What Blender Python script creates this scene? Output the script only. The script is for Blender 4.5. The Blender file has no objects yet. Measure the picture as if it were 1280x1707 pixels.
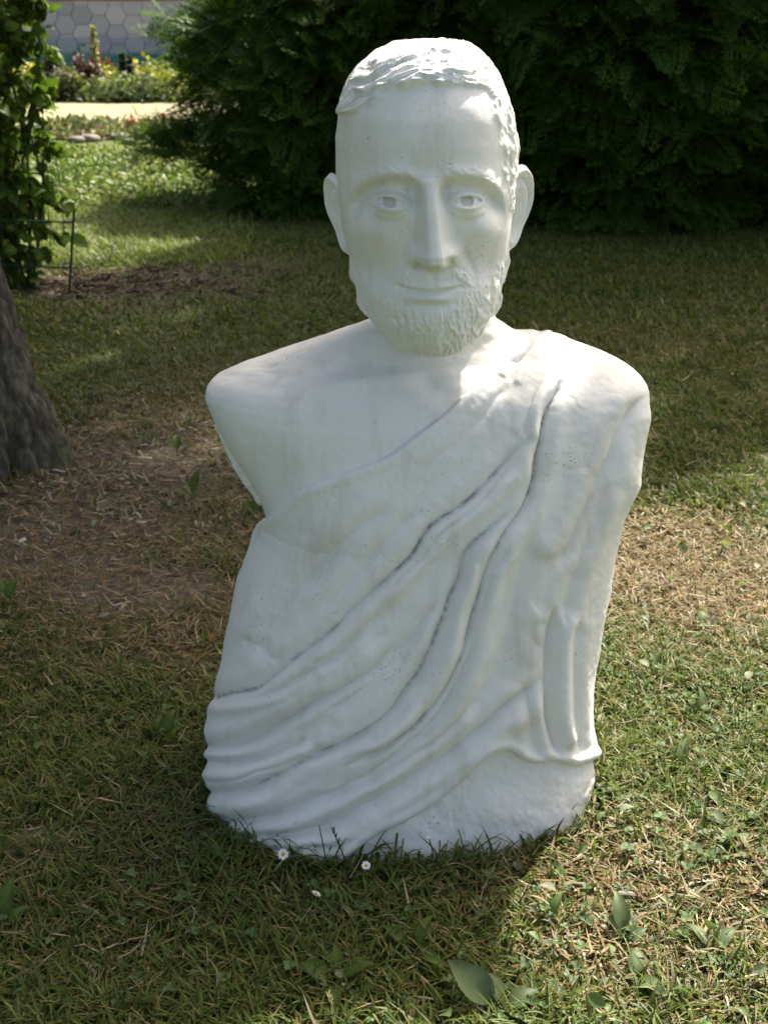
import bpy, math, random
import numpy as np

# ------------------------------------------------------------------ camera, sky, sun, exposure
scene = bpy.context.scene
COL = scene.collection
random.seed(7)

CAM_H, CAM_PITCH, FPX = 1.2, math.radians(22.6), 2000.0      # eye height, look-down angle, focal length in photo pixels
cam_data = bpy.data.cameras.new('camera')
cam = bpy.data.objects.new('camera', cam_data)
COL.objects.link(cam)
cam.location = (0, 0, CAM_H)
cam.rotation_euler = (math.radians(90) - CAM_PITCH, 0, 0)
cam_data.sensor_fit = 'VERTICAL'
cam_data.sensor_height = 36.0
cam_data.lens = FPX / 1707.0 * 36.0
cam_data.clip_start = 0.05
cam_data.clip_end = 400
cam_data.dof.use_dof = True
cam_data.dof.focus_distance = 1.60
cam_data.dof.aperture_fstop = 10.0
scene.camera = cam

SUN_EL, SUN_AZ = math.radians(52), math.radians(32)          # azimuth: from behind the bust, turned to the right
world = bpy.data.worlds.new('World')
scene.world = world
world.use_nodes = True
wn = world.node_tree
sky = wn.nodes.new('ShaderNodeTexSky')
sky.sky_type = 'NISHITA'
sky.sun_disc = False
sky.sun_elevation = SUN_EL
sky.sun_rotation = SUN_AZ
sky.air_density = 0.45
sky.ozone_density = 0.3
sky.dust_density = 4.0
wn.nodes['Background'].inputs['Strength'].default_value = 0.13
tint = wn.nodes.new('ShaderNodeMix'); tint.data_type = 'RGBA'; tint.blend_type = 'MULTIPLY'       # white balance: a warm tint, sky less blue than the clear-air model
tint.inputs[0].default_value = 1.0
tint.inputs[7].default_value = (1.05, 1.0, 0.845, 1)
wn.links.new(sky.outputs[0], tint.inputs[6])
wn.links.new(tint.outputs[2], wn.nodes['Background'].inputs['Color'])

sun_data = bpy.data.lights.new('sun', 'SUN')
sun_data.energy = 3.8
sun_data.angle = math.radians(0.9)
sun_data.color = (1.0, 0.95, 0.86)
sun = bpy.data.objects.new('sun', sun_data)
COL.objects.link(sun)
sun.rotation_euler = (math.radians(90) - SUN_EL, 0, math.pi - SUN_AZ)

scene.view_settings.view_transform = 'Standard'
scene.view_settings.look = 'None'
scene.view_settings.exposure = 1.56
scene.view_settings.gamma = 1.0
scene.render.engine = 'CYCLES'
scene.cycles.use_denoising = True
scene.cycles.max_bounces = 6
scene.cycles.diffuse_bounces = 4
scene.cycles.glossy_bounces = 2
scene.cycles.transmission_bounces = 4
scene.cycles.transparent_max_bounces = 8

# ------------------------------------------------------------------ helpers
CP, SP = math.cos(CAM_PITCH), math.sin(CAM_PITCH)

def ground(px, py, z=0.0):
    "photo pixel -> point on the ground"
    cx, cy = (px - 640) / FPX, (853.5 - py) / FPX
    r = (cx, CP + cy * SP, -SP + cy * CP)
    t = (z - CAM_H) / r[2]
    return r[0] * t, r[1] * t

def at(px, py, Y):
    cx, cy = (px - 640) / FPX, (853.5 - py) / FPX
    t = Y / (CP + cy * SP)
    return cx * t, CAM_H + (-SP + cy * CP) * t

def proj(x, y, z):
    d = y * CP - (z - CAM_H) * SP
    u = y * SP + (z - CAM_H) * CP
    return 640 + FPX * x / d, 853.5 - FPX * u / d

def _h(ix, iy, iz, seed):
    n = (ix.astype(np.int64) * 374761393 + iy.astype(np.int64) * 668265263 + iz.astype(np.int64) * 2147483647 + seed * 974634541) & 0x7fffffff
    n = ((n ^ (n >> 13)) * 1274126177) & 0x7fffffff
    n = ((n ^ (n >> 11)) * 461845907) & 0x7fffffff
    n = n ^ (n >> 15)
    return (n & 0xffff) / 65535.0

def vnoise(x, y, z=0.0, seed=0):
    "value noise in -1..1"
    x, y, z = np.broadcast_arrays(np.asarray(x, float), np.asarray(y, float), np.asarray(z, float))
    fx, fy, fz = np.floor(x), np.floor(y), np.floor(z)
    tx, ty, tz = x - fx, y - fy, z - fz
    tx, ty, tz = (t * t * (3 - 2 * t) for t in (tx, ty, tz))
    ix, iy, iz = fx.astype(int), fy.astype(int), fz.astype(int)
    r = 0
    for dx in (0, 1):
        wx = tx if dx else 1 - tx
        for dy in (0, 1):
            wy = ty if dy else 1 - ty
            for dz in (0, 1):
                wz = tz if dz else 1 - tz
                r = r + wx * wy * wz * _h(ix + dx, iy + dy, iz + dz, seed)
    return r * 2 - 1

def fbm(x, y, z=0.0, seed=0, oct=3):
    a, s, f = 0, 1.0, 1.0
    for i in range(oct):
        a = a + s * vnoise(np.asarray(x) * f, np.asarray(y) * f, np.asarray(z) * f, seed + i * 17)
        s *= 0.5
        f *= 2.03
    return a / 1.6

def sstep(a, b, x):
    t = np.clip((x - a) / (b - a), 0, 1)
    return t * t * (3 - 2 * t)

def gau(px, py, cx, cy, sx, sy, rot=0.0):
    c, s = math.cos(rot), math.sin(rot)
    dx, dy = px - cx, py - cy
    u, v = dx * c + dy * s, -dx * s + dy * c
    return np.exp(-(u / sx) ** 2 - (v / sy) ** 2)

def catmull(pts, n=5):
    p = np.array(pts, float)
    p = np.vstack([2 * p[0] - p[1], p, 2 * p[-1] - p[-2]])
    out = []
    for i in range(1, len(p) - 2):
        for k in range(n):
            t = k / n
            out.append(0.5 * ((2 * p[i]) + (-p[i - 1] + p[i + 1]) * t + (2 * p[i - 1] - 5 * p[i] + 4 * p[i + 1] - p[i + 2]) * t * t
                              + (-p[i - 1] + 3 * p[i] - 3 * p[i + 1] + p[i + 2]) * t ** 3))
    out.append(p[-2])
    return np.array(out)

def curve_field(px, py, pts, reach=60):
    "distance, signed distance (positive: right of / below a curve drawn downwards) and position 0..1 along a traced curve"
    c = catmull(pts)
    seg = np.diff(c, axis=0)
    L = np.hypot(seg[:, 0], seg[:, 1])
    cum = np.concatenate([[0], np.cumsum(L)])
    d = np.full(px.shape, 1e9); s = np.zeros(px.shape); t = np.zeros(px.shape)
    lo, hi = c.min(0) - reach, c.max(0) + reach
    m = (px > lo[0]) & (px < hi[0]) & (py > lo[1]) & (py < hi[1])
    x, y = px[m], py[m]
    dd = np.full(x.shape, 1e9); ss = np.zeros(x.shape); tt = np.zeros(x.shape)
    for i in range(len(seg)):
        vx, vy = x - c[i, 0], y - c[i, 1]
        k = np.clip((vx * seg[i, 0] + vy * seg[i, 1]) / (L[i] ** 2 + 1e-9), 0, 1)
        ex, ey = vx - k * seg[i, 0], vy - k * seg[i, 1]
        e = np.hypot(ex, ey)
        b = e < dd
        dd[b] = e[b]
        ss[b] = -np.sign(seg[i, 0] * vy - seg[i, 1] * vx)[b]
        tt[b] = ((cum[i] + k * L[i]) / cum[-1])[b]
    d[m], s[m], t[m] = dd, ss, tt
    return d, s * d, t

def new_mesh(name, V, Fq, mat=None, parent=None, attrs=None, smooth=True, normals=None, loop_n=None):
    "one mesh object out of arrays: V (n,3), Fq (m,3 or 4) or list of polygons"
    me = bpy.data.meshes.new(name)
    V = np.asarray(V, np.float32).reshape(-1, 3)
    if isinstance(Fq, np.ndarray):
        k = Fq.shape[1]
        me.vertices.add(len(V)); me.vertices.foreach_set('co', V.ravel())
        me.loops.add(Fq.size); me.loops.foreach_set('vertex_index', Fq.astype(np.int32).ravel())
        me.polygons.add(len(Fq))
        me.polygons.foreach_set('loop_start', np.arange(0, Fq.size, k, dtype=np.int32))
        me.update(calc_edges=True)
    else:
        me.from_pydata([tuple(map(float, v)) for v in V], [], [list(map(int, f)) for f in Fq])
    me.validate()
    if smooth:
        me.polygons.foreach_set('use_smooth', np.ones(len(me.polygons), bool))
    if attrs:
        for an, val in attrs.items():
            val = np.asarray(val, np.float32)
            if val.ndim == 1:
                a = me.attributes.new(an, 'FLOAT', 'POINT'); a.data.foreach_set('value', val)
            else:
                a = me.attributes.new(an, 'FLOAT_COLOR', 'POINT')
                if val.shape[1] == 3:
                    val = np.hstack([val, np.ones((len(val), 1), np.float32)])
                a.data.foreach_set('color', val.ravel())
    if normals is not None:
        me.normals_split_custom_set_from_vertices(np.asarray(normals, np.float32))
    if mat is not None:
        me.materials.append(mat)
    o = bpy.data.objects.new(name, me)
    COL.objects.link(o)
    if parent is not None:
        o.parent = parent
    return o

def tag(o, label, cat=None, group=None, kind=None):
    o['label'] = label
    if cat: o['category'] = cat
    if group: o['group'] = group
    if kind: o['kind'] = kind
    return o

def empty(name, loc, label=None, cat=None, group=None):
    o = bpy.data.objects.new(name, None)
    COL.objects.link(o)
    o.location = loc
    o.empty_display_size = 0.1
    if label: tag(o, label, cat, group)
    return o

def under(parent, V):
    "world-space points -> local to an unrotated parent empty"
    return np.asarray(V, float) - np.array(parent.location[:])

# ------------------------------------------------------------------ materials
def mat_new(name):
    m = bpy.data.materials.new(name)
    m.use_nodes = True
    nt = m.node_tree
    return m, nt, nt.nodes['Principled BSDF'], nt.nodes['Material Output']

def N(nt, typ, **kw):
    n = nt.nodes.new('ShaderNode' + typ)
    for k, v in kw.items():
        if k in n.inputs: n.inputs[k].default_value = v
        else: setattr(n, k, v)
    return n

def ramp(nt, fac, stops):
    r = nt.nodes.new('ShaderNodeValToRGB')
    el = r.color_ramp.elements
    while len(el) < len(stops): el.new(0.5)
    for e, (p, c) in zip(el, stops):
        e.position = p
        e.color = (c, c, c, 1) if np.isscalar(c) else (*c[:3], 1)
    nt.links.new(fac, r.inputs[0])
    return r.outputs[0]

def mix(nt, fac, a, b, mode='MIX'):
    n = nt.nodes.new('ShaderNodeMix'); n.data_type = 'RGBA'; n.blend_type = mode
    for sock, v in ((n.inputs[0], fac), (n.inputs[6], a), (n.inputs[7], b)):
        if hasattr(v, 'is_linked'): nt.links.new(v, sock)
        elif isinstance(v, (tuple, list)): sock.default_value = (*v[:3], 1)
        else: sock.default_value = v
    return n.outputs[2]

def mat_plaster():
    m, nt, b, out = mat_new('white_plaster')
    geo = N(nt, 'NewGeometry')
    tc = N(nt, 'TexCoord')
    P = tc.outputs['Object']
    n1 = N(nt, 'TexNoise', Scale=6.0, Detail=4.0, Roughness=0.6); nt.links.new(P, n1.inputs['Vector'])
    col = ramp(nt, n1.outputs['Fac'], [(0.28, (0.74, 0.72, 0.67)), (0.46, (0.825, 0.82, 0.80)), (0.72, (0.85, 0.85, 0.84))])
    # small pits and black specks that gather in clusters
    v = N(nt, 'TexNoise', Scale=260.0, Detail=1.0); nt.links.new(P, v.inputs['Vector'])
    cl = N(nt, 'TexNoise', Scale=13.0, Detail=3.0); nt.links.new(P, cl.inputs['Vector'])
    vs = ramp(nt, v.outputs['Fac'], [(0.64, 0.0), (0.70, 1.0)])
    cs = ramp(nt, cl.outputs['Fac'], [(0.55, 0.0), (0.70, 0.75)])
    sp = N(nt, 'Math', operation='MULTIPLY'); nt.links.new(vs, sp.inputs[0]); nt.links.new(cs, sp.inputs[1])
    # lone dark specks
    v2 = N(nt, 'TexNoise', Scale=120.0, Detail=2.0, Roughness=0.6); nt.links.new(P, v2.inputs['Vector'])
    lone = ramp(nt, v2.outputs['Fac'], [(0.755, 0.0), (0.785, 1.0)])
    # dirt lines kept in the deep folds, broken into flecks
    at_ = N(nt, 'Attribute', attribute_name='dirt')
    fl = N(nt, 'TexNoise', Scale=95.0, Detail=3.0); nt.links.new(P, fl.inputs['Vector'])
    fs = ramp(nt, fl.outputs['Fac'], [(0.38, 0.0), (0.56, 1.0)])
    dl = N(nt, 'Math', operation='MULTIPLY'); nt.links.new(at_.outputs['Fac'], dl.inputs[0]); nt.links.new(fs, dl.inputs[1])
    col = mix(nt, sp.outputs[0], col, (0.33, 0.32, 0.30))
    lm = N(nt, 'Math', operation='MULTIPLY'); nt.links.new(lone, lm.inputs[0]); lm.inputs[1].default_value = 0.75
    col = mix(nt, lm.outputs[0], col, (0.24, 0.23, 0.21))
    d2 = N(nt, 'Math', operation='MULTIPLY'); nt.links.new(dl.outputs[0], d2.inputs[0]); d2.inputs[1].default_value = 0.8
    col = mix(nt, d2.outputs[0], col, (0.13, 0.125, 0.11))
    # brownish tone: weather stains, plus shade painted on brows, nose and irises
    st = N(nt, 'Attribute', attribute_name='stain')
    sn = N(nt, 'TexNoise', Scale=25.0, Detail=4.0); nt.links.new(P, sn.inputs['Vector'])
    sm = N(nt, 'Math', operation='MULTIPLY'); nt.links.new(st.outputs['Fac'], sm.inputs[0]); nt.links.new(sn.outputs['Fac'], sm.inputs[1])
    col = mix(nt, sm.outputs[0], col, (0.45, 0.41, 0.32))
    ms_ = N(nt, 'Mapping'); ms_.inputs['Scale'].default_value = (26, 26, 3.2); nt.links.new(P, ms_.inputs['Vector'])
    sk = N(nt, 'TexNoise', Scale=1.0, Detail=5.0, Roughness=0.6); nt.links.new(ms_.outputs[0], sk.inputs['Vector'])
    col = mix(nt, ramp(nt, sk.outputs['Fac'], [(0.52, 0.0), (0.74, 0.55)]), col, (0.60, 0.565, 0.49))
    nt.links.new(col, b.inputs['Base Color'])
    rr = ramp(nt, n1.outputs['Fac'], [(0.3, 0.62), (0.7, 0.45)])
    nt.links.new(rr, b.inputs['Roughness'])
    b.inputs['Specular IOR Level'].default_value = 0.35
    bm = N(nt, 'Bump', Strength=0.35, Distance=0.002)
    bn = N(nt, 'TexNoise', Scale=60.0, Detail=6.0, Roughness=0.65); nt.links.new(P, bn.inputs['Vector'])
    sub = N(nt, 'Math', operation='SUBTRACT'); nt.links.new(bn.outputs['Fac'], sub.inputs[0]); nt.links.new(sp.outputs[0], sub.inputs[1])
    nt.links.new(sub.outputs[0], bm.inputs['Height'])
    nt.links.new(bm.outputs[0], b.inputs['Normal'])
    return m

def mat_leaf(name, rough=0.5, transl=0.35, attr='col', vary=0.25, tint=(1, 1, 1), tr_tint=(1.0, 1.15, 0.45), spec=0.3):
    "leaf or blade: colour per leaf from an attribute, thin enough to let light through"
    m, nt, b, out = mat_new(name)
    a = N(nt, 'Attribute', attribute_name=attr)
    tc = N(nt, 'TexCoord')
    n = N(nt, 'TexNoise', Scale=30.0, Detail=2.0); nt.links.new(tc.outputs['Object'], n.inputs['Vector'])
    f = ramp(nt, n.outputs['Fac'], [(0.3, 1 - vary), (0.7, 1 + vary * 0.0 + 0.0)])
    c = mix(nt, 1.0, a.outputs['Color'], f, 'MULTIPLY')
    c = mix(nt, 1.0, c, tint, 'MULTIPLY')
    nt.links.new(c, b.inputs['Base Color'])
    b.inputs['Roughness'].default_value = rough
    b.inputs['Specular IOR Level'].default_value = spec
    t = N(nt, 'BsdfTranslucent')
    tcx = mix(nt, 1.0, c, tr_tint, 'MULTIPLY')
    nt.links.new(tcx, t.inputs['Color'])
    ms = N(nt, 'MixShader'); ms.inputs[0].default_value = transl
    nt.links.new(b.outputs[0], ms.inputs[1]); nt.links.new(t.outputs[0], ms.inputs[2])
    nt.links.new(ms.outputs[0], out.inputs['Surface'])
    return m

def mat_noise(name, stops, scale=8.0, rough=0.85, bump=0.3, dist=0.01, detail=6.0, stretch=None, spec=0.2):
    m, nt, b, out = mat_new(name)
    tc = N(nt, 'TexCoord')
    P = tc.outputs['Object']
    if stretch:
        mp = N(nt, 'Mapping'); mp.inputs['Scale'].default_value = stretch
        nt.links.new(P, mp.inputs['Vector']); P = mp.outputs[0]
    n = N(nt, 'TexNoise', Scale=scale, Detail=detail, Roughness=0.65); nt.links.new(P, n.inputs['Vector'])
    nt.links.new(ramp(nt, n.outputs['Fac'], stops), b.inputs['Base Color'])
    b.inputs['Roughness'].default_value = rough
    b.inputs['Specular IOR Level'].default_value = spec
    bm = N(nt, 'Bump', Strength=bump, Distance=dist)
    n2 = N(nt, 'TexNoise', Scale=scale * 5, Detail=5.0); nt.links.new(P, n2.inputs['Vector'])
    nt.links.new(n2.outputs['Fac'], bm.inputs['Height'])
    nt.links.new(bm.outputs[0], b.inputs['Normal'])
    return m

M_PLASTER = mat_plaster()
# ------------------------------------------------------------------ the bust
def grid_faces(nr, nc, wrap=True):
    r = np.arange(nr - 1)[:, None]; c = np.arange(nc if wrap else nc - 1)[None, :]
    c2 = (c + 1) % nc
    a = r * nc + c; b = r * nc + c2; d = (r + 1) * nc + c2; e = (r + 1) * nc + c
    return np.stack([a, e, d, b], -1).reshape(-1, 4)

def grid_normals(G):
    "vertex normals of a (rows, cols, 3) grid closed along its columns"
    du = np.roll(G, -1, 1) - np.roll(G, 1, 1)
    dv = np.gradient(G, axis=0)
    n = np.cross(dv, du)
    l = np.linalg.norm(n, axis=2, keepdims=True)
    return n / np.maximum(l, 1e-9)

def smooth_rows(a, k):
    if k < 1: return a
    w = np.exp(-np.linspace(-2, 2, 2 * k + 1) ** 2); w /= w.sum()
    return np.convolve(np.pad(a, k, mode='edge'), w, 'valid')

def body_grid(table, nrow, ncol, front_bias, n_exp, px_mid, smooth=6, tpow=None):
    """skin of revolution-like sections read from a table of
    photo row, silhouette left and right, depth front and back, depth of widest point"""
    T = np.array(table, float)
    s = np.concatenate([[0], np.cumsum(np.hypot(np.diff(T[:, 0]), 0.35 * np.hypot(np.diff(T[:, 1]), np.diff(T[:, 2]))))])
    q = np.linspace(0, s[-1], nrow)
    C = [np.interp(q, s, T[:, i]) for i in range(6)]
    C = [np.concatenate([[c[0]], smooth_rows(c, smooth)[1:-1], [c[-1]]]) for c in C]
    py, xl, xr, yf, yb, yw = C
    X_l = np.empty(nrow); X_r = np.empty(nrow); Z = np.empty(nrow)
    for i in range(nrow):
        X_l[i], Z[i] = at(xl[i], py[i], yw[i])
        X_r[i], _ = at(xr[i], py[i], yw[i])
    u = np.linspace(-1, 1, ncol, endpoint=False)
    th = math.pi * (u - front_bias * np.sin(math.pi * u) / math.pi)      # more columns at the front
    sn, cs = np.sin(th), np.cos(th)
    e = (2.0 / np.interp(np.linspace(0, 1, nrow), np.linspace(0, 1, len(np.atleast_1d(n_exp))), np.atleast_1d(n_exp)))[:, None]
    sx = np.sign(sn) * np.abs(sn) ** e; cy = np.sign(cs) * np.abs(cs) ** e
    cx = 0.5 * (X_l + X_r); W = 0.5 * (X_r - X_l)
    G = np.zeros((nrow, ncol, 3))
    G[..., 0] = cx[:, None] + W[:, None] * sx
    dep = np.where(cy > 0, (yw - yf)[:, None], (yb - yw)[:, None])
    G[..., 1] = yw[:, None] - dep * cy
    G[..., 2] = Z[:, None]
    return G

HEAD = [  # row, left, right, front, back, widest
    (72.5, 715, 715, 1.75, 1.75, 1.75), (73.5, 690, 744, 1.705, 1.80, 1.75), (76, 668, 768, 1.68, 1.825, 1.748), (84, 645, 787, 1.655, 1.85, 1.745),
    (95, 624, 802, 1.637, 1.866, 1.74), (107, 610, 812, 1.624, 1.877, 1.735), (120, 598, 821, 1.613, 1.885, 1.73), (136, 587, 831, 1.604, 1.893, 1.727),
    (153, 577, 841, 1.596, 1.899, 1.725), (169, 571, 848, 1.590, 1.903, 1.722), (188, 565, 853, 1.584, 1.906, 1.72), (230, 561, 858, 1.577, 1.908, 1.72),
    (286, 562, 858, 1.573, 1.904, 1.72), (330, 564, 855, 1.576, 1.895, 1.72), (380, 571, 850, 1.583, 1.88, 1.72), (427, 583, 844, 1.586, 1.865, 1.715),
    (455, 588, 839, 1.585, 1.85, 1.71), (483, 595, 834, 1.585, 1.84, 1.70), (504, 603, 828, 1.587, 1.83, 1.69), (520, 611, 820, 1.589, 1.81, 1.68),
    (535, 623, 811, 1.592, 1.79, 1.67), (550, 639, 800, 1.595, 1.77, 1.66), (564, 653, 790, 1.598, 1.745, 1.65), (576, 668, 777, 1.605, 1.715, 1.645),
    (585, 682, 764, 1.613, 1.69, 1.643), (591, 702, 745, 1.627, 1.67, 1.642), (594, 724, 724, 1.642, 1.642, 1.642)]

TORSO = [
    (470, 648, 815, 1.715, 1.85, 1.77), (520, 644, 822, 1.715, 1.855, 1.775), (536, 630, 830, 1.715, 1.86, 1.775), (546, 596, 848, 1.714, 1.865, 1.77),
    (555, 572, 860, 1.712, 1.868, 1.77), (562, 548, 874, 1.71, 1.872, 1.765), (570, 525, 905, 1.705, 1.876, 1.765), (580, 496, 945, 1.698, 1.88, 1.76),
    (590, 464, 980, 1.69, 1.885, 1.76), (600, 434, 1010, 1.674, 1.888, 1.758), (612, 400, 1034, 1.660, 1.89, 1.755), (622, 380, 1050, 1.650, 1.892, 1.755),
    (632, 357, 1062, 1.642, 1.894, 1.752), (645, 346, 1071, 1.633, 1.896, 1.75), (660, 344, 1073, 1.625, 1.898, 1.75), (680, 351, 1072, 1.616, 1.90, 1.75),
    (710, 366, 1067, 1.607, 1.903, 1.75), (760, 395, 1058, 1.595, 1.906, 1.748), (800, 420, 1049, 1.587, 1.908, 1.745), (835, 440, 1037, 1.580, 1.91, 1.742),
    (860, 447, 1028, 1.577, 1.912, 1.74), (885, 440, 1021, 1.570, 1.915, 1.738), (920, 422, 1015, 1.561, 1.918, 1.735), (960, 406, 1008, 1.553, 1.922, 1.733),
    (1010, 394, 998, 1.545, 1.926, 1.73), (1050, 386, 990, 1.538, 1.93, 1.728), (1090, 379, 982, 1.532, 1.933, 1.726), (1130, 371, 977, 1.526, 1.937, 1.725),
    (1160, 364, 975, 1.521, 1.94, 1.724), (1190, 358, 976, 1.516, 1.943, 1.723), (1215, 356, 981, 1.511, 1.945, 1.722), (1240, 357, 988, 1.505, 1.948, 1.721),
    (1258, 358, 990, 1.501, 1.95, 1.72), (1275, 359, 987, 1.495, 1.953, 1.72), (1292, 362, 984, 1.489, 1.955, 1.72), (1325, 372, 978, 1.485, 1.955, 1.72)]

statue = empty('bust_statue', (0.035, 1.72, 0), 'white plaster bust of a bearded man in a draped toga standing in the grass', 'statue')

# ---- head
MM = 0.001
G = body_grid(HEAD, 350, 410, 0.64, 2.12, 715, smooth=8)
PX, PY = proj(G[..., 0], G[..., 1], G[..., 2])
NRM = grid_normals(G)
front = sstep(0.05, 0.45, -NRM[..., 1])

HAIRLINE = [(552, 300), (560, 262), (566, 232), (572, 206), (590, 193), (612, 181), (634, 169), (655, 157), (676, 149), (702, 143), (730, 142), (760, 142),
            (788, 143), (806, 147), (816, 160), (822, 182), (827, 210), (831, 240), (836, 275), (842, 310), (849, 345), (870, 360)]
hl = catmull(HAIRLINE, 6)
def hair_mask():
    # above / outside the traced hairline, for the front; everything above the nape behind the ears
    # left run: x limit as a function of row, top run: row limit as a function of x
    top = np.interp(PX, hl[:, 0], hl[:, 1])           # hairline row for a column (monotonic in x)
    m = top - PY                                      # positive above
    m = np.clip(m, -30, 40)
    d, sd, t = curve_field(PX, PY, HAIRLINE, 80)
    f = np.where(m > 0, 1, -1) * np.minimum(d, 60)
    behind = sstep(1.70, 1.745, G[..., 1])
    back = np.clip((G[..., 2] - 0.875) * 800, -60, 60)
    return f * (1 - behind) + back * behind
hm = hair_mask()
hm = hm + 4.0 * vnoise(PX / 17, PY / 14, seed=90) + 0.8 * vnoise(PX / 5, PY / 5, seed=91)
hair = sstep(-3, 6, hm)

# beard: below this traced upper limit (cheek line) on both sides, and under the mouth
BEARD_TOP = [(570, 400), (592, 440), (612, 462), (632, 474), (650, 482), (668, 492), (684, 508), (712, 518), (742, 508), (760, 494), (776, 478), (796, 468), (818, 450), (838, 428), (862, 392)]
bt = catmull(BEARD_TOP, 6)
bm_ = PY - np.interp(PX, bt[:, 0], bt[:, 1])
bm_ = bm_ + 5 * vnoise(PX / 9, PY / 9, seed=5)
behind_jaw = sstep(1.73, 1.76, G[..., 1])
beard = sstep(-8, 26, bm_) * (1 - behind_jaw) * (1 - hair)

F = np.zeros_like(PX)       # forward displacement of the face, millimetres
# forehead, temples, cheeks
F += 3.0 * gau(PX, PY, 712, 215, 90, 50)
F -= 6.0 * gau(PX, PY, 588, 275, 26, 55) + 6.0 * gau(PX, PY, 838, 262, 24, 55)
F += 8.5 * gau(PX, PY, 618, 390, 34, 26, 0.3) + 8.5 * gau(PX, PY, 812, 384, 32, 26, -0.3)
F -= 8.5 * gau(PX, PY, 622, 450, 32, 32) + 8.5 * gau(PX, PY, 810, 444, 30, 32)
# brow ridge and the sockets cut in below it
BROW_L = [(576, 340), (588, 325), (604, 311), (626, 301), (650, 297), (676, 299), (702, 307)]
BROW_R = [(730, 306), (748, 299), (772, 298), (796, 301), (816, 309), (832, 322), (844, 340)]
for B, ctr in ((BROW_L, 642), (BROW_R, 784)):
    c = catmull(B, 8)
    by = np.interp(PX, c[:, 0], c[:, 1])
    inside = sstep(c[0, 0] - 4, c[0, 0] + 20, PX) * (1 - sstep(c[-1, 0] - 20, c[-1, 0] + 4, PX))
    dy = PY - by
    wid = 1 - 0.12 * ((PX - ctr) / 60) ** 2
    F += inside * 4.0 * np.exp(-((dy + 9) / 14.0) ** 2) * wid * (1 + 0.22 * vnoise(PX / 7, PY / 5, seed=31))
    F -= inside * 23.0 * sstep(-9, 18, dy) * np.exp(-(np.maximum(dy - 17, 0) / 28.0) ** 2) * wid
F += 4.0 * gau(PX, PY, 714, 298, 18, 12)
F -= 10.0 * gau(PX, PY, 688, 330, 14, 20) + 8.0 * gau(PX, PY, 744, 328, 11, 18)
# eyes: ball, lids, drilled iris
def eye(cx, cy, hw, up, lo, tilt, mirror):
    global F, iris
    dx, dy = PX - cx, PY - cy - tilt * (PX - cx)
    ball = np.clip(1 - (dx / 42.0) ** 2 - ((dy + 3) / 33.0) ** 2, 0, 1) ** 1.1
    F += 14.5 * ball
    k = np.clip(1 - (dx / hw) ** 2, 0, 1)
    sk = dx * mirror / hw                              # positive to the nose
    upper = -up * k ** 0.62 + 2.0 * sk
    lower = lo * k ** 0.8 + 1.0 * sk
    op = sstep(-1.2, 1.2, dy - upper) * (1 - sstep(-1.2, 1.2, dy - lower)) * sstep(0.0, 0.08, k)
    wid = sstep(-0.55, 0.15, 1 - (dx / (hw * 1.22)) ** 2)
    # upper lid: a rounded band with a crease above, lower lid: a thinner one with a bag below
    F += wid * (3.6 * np.exp(-((dy - upper + 4.5) / 5.0) ** 2) - 2.2 * np.exp(-((dy - upper + 13.5) / 4.0) ** 2))
    F += wid * (1.9 * np.exp(-((dy - lower - 4.0) / 4.5) ** 2) - 1.0 * np.exp(-((dy - lower - 12.0) / 4.0) ** 2) + 0.9 * np.exp(-((dy - lower - 20) / 6) ** 2))
    F -= 3.6 * op
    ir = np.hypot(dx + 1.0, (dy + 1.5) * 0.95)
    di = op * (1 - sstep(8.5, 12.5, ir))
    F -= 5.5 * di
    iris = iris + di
    F -= 2.0 * gau(PX, PY, cx + mirror * hw * 1.04, cy + 3, 5, 4)
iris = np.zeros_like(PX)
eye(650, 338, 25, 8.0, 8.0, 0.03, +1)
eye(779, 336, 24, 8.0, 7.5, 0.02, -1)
# nose: flat planed ridge, steep sides, wings, nostrils
ny = np.array([296, 306, 322, 345, 375, 405, 425, 436, 442, 447, 452])
nh = np.array([0.0, 5.0, 12.0, 19.0, 28.0, 38.0, 44.0, 44.5, 38.0, 14.0, 0.0])
nhw = np.array([20, 16, 13.5, 13.5, 15, 17.0, 19.0, 19.0, 17.0, 13, 10])       # half width of the ridge
nsl = np.array([20, 17, 17, 19, 22, 25, 25, 22, 17, 12, 8])                    # run of the side planes
ncx = 716 + (PY - 310) * 0.065
h_ = np.interp(PY, ny, nh); hw_ = np.interp(PY, ny, nhw); sl_ = np.interp(PY, ny, nsl)
ddx = PX - ncx
sl_ = np.where(ddx > 0, sl_ * 1.12, sl_ * 0.88)
kk = np.clip((np.abs(ddx) - hw_ * 0.62) / sl_, -1, 1.4)
prof = 1 - 0.58 * sstep(-0.35, 1.18, kk) - 0.42 * np.clip(kk, 0, 1)
F += h_ * np.clip(prof, 0, 1)
F += 13.0 * gau(PX, PY, 692, 427, 13, 15) * sstep(453, 444, PY) + 13.0 * gau(PX, PY, 754, 423, 13, 15) * sstep(450, 441, PY)
F -= 3.0 * gau(PX, PY, 697, 405, 9, 8) + 2.5 * gau(PX, PY, 748, 402, 9, 8)
F -= 14.0 * gau(PX, PY, 695, 441, 9, 6.5, -0.55) + 19.0 * gau(PX, PY, 749, 435, 9.5, 6.5, -0.8)
F -= 4.0 * gau(PX, PY, 672, 428, 7, 18, 0.2) + 4.0 * gau(PX, PY, 775, 424, 7, 18, -0.2)
# muzzle, laughter lines
F += 9.0 * gau(PX, PY, 720, 482, 66, 44)
for L in ([(672, 420), (660, 440), (650, 462), (650, 482)], [(772, 416), (784, 438), (790, 460), (789, 480)]):
    d, sd, t = curve_field(PX, PY, L)
    F -= 2.6 * np.exp(-(d / 7.0) ** 2) * np.sin(np.pi * np.clip(t, 0.02, 0.98))
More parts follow.
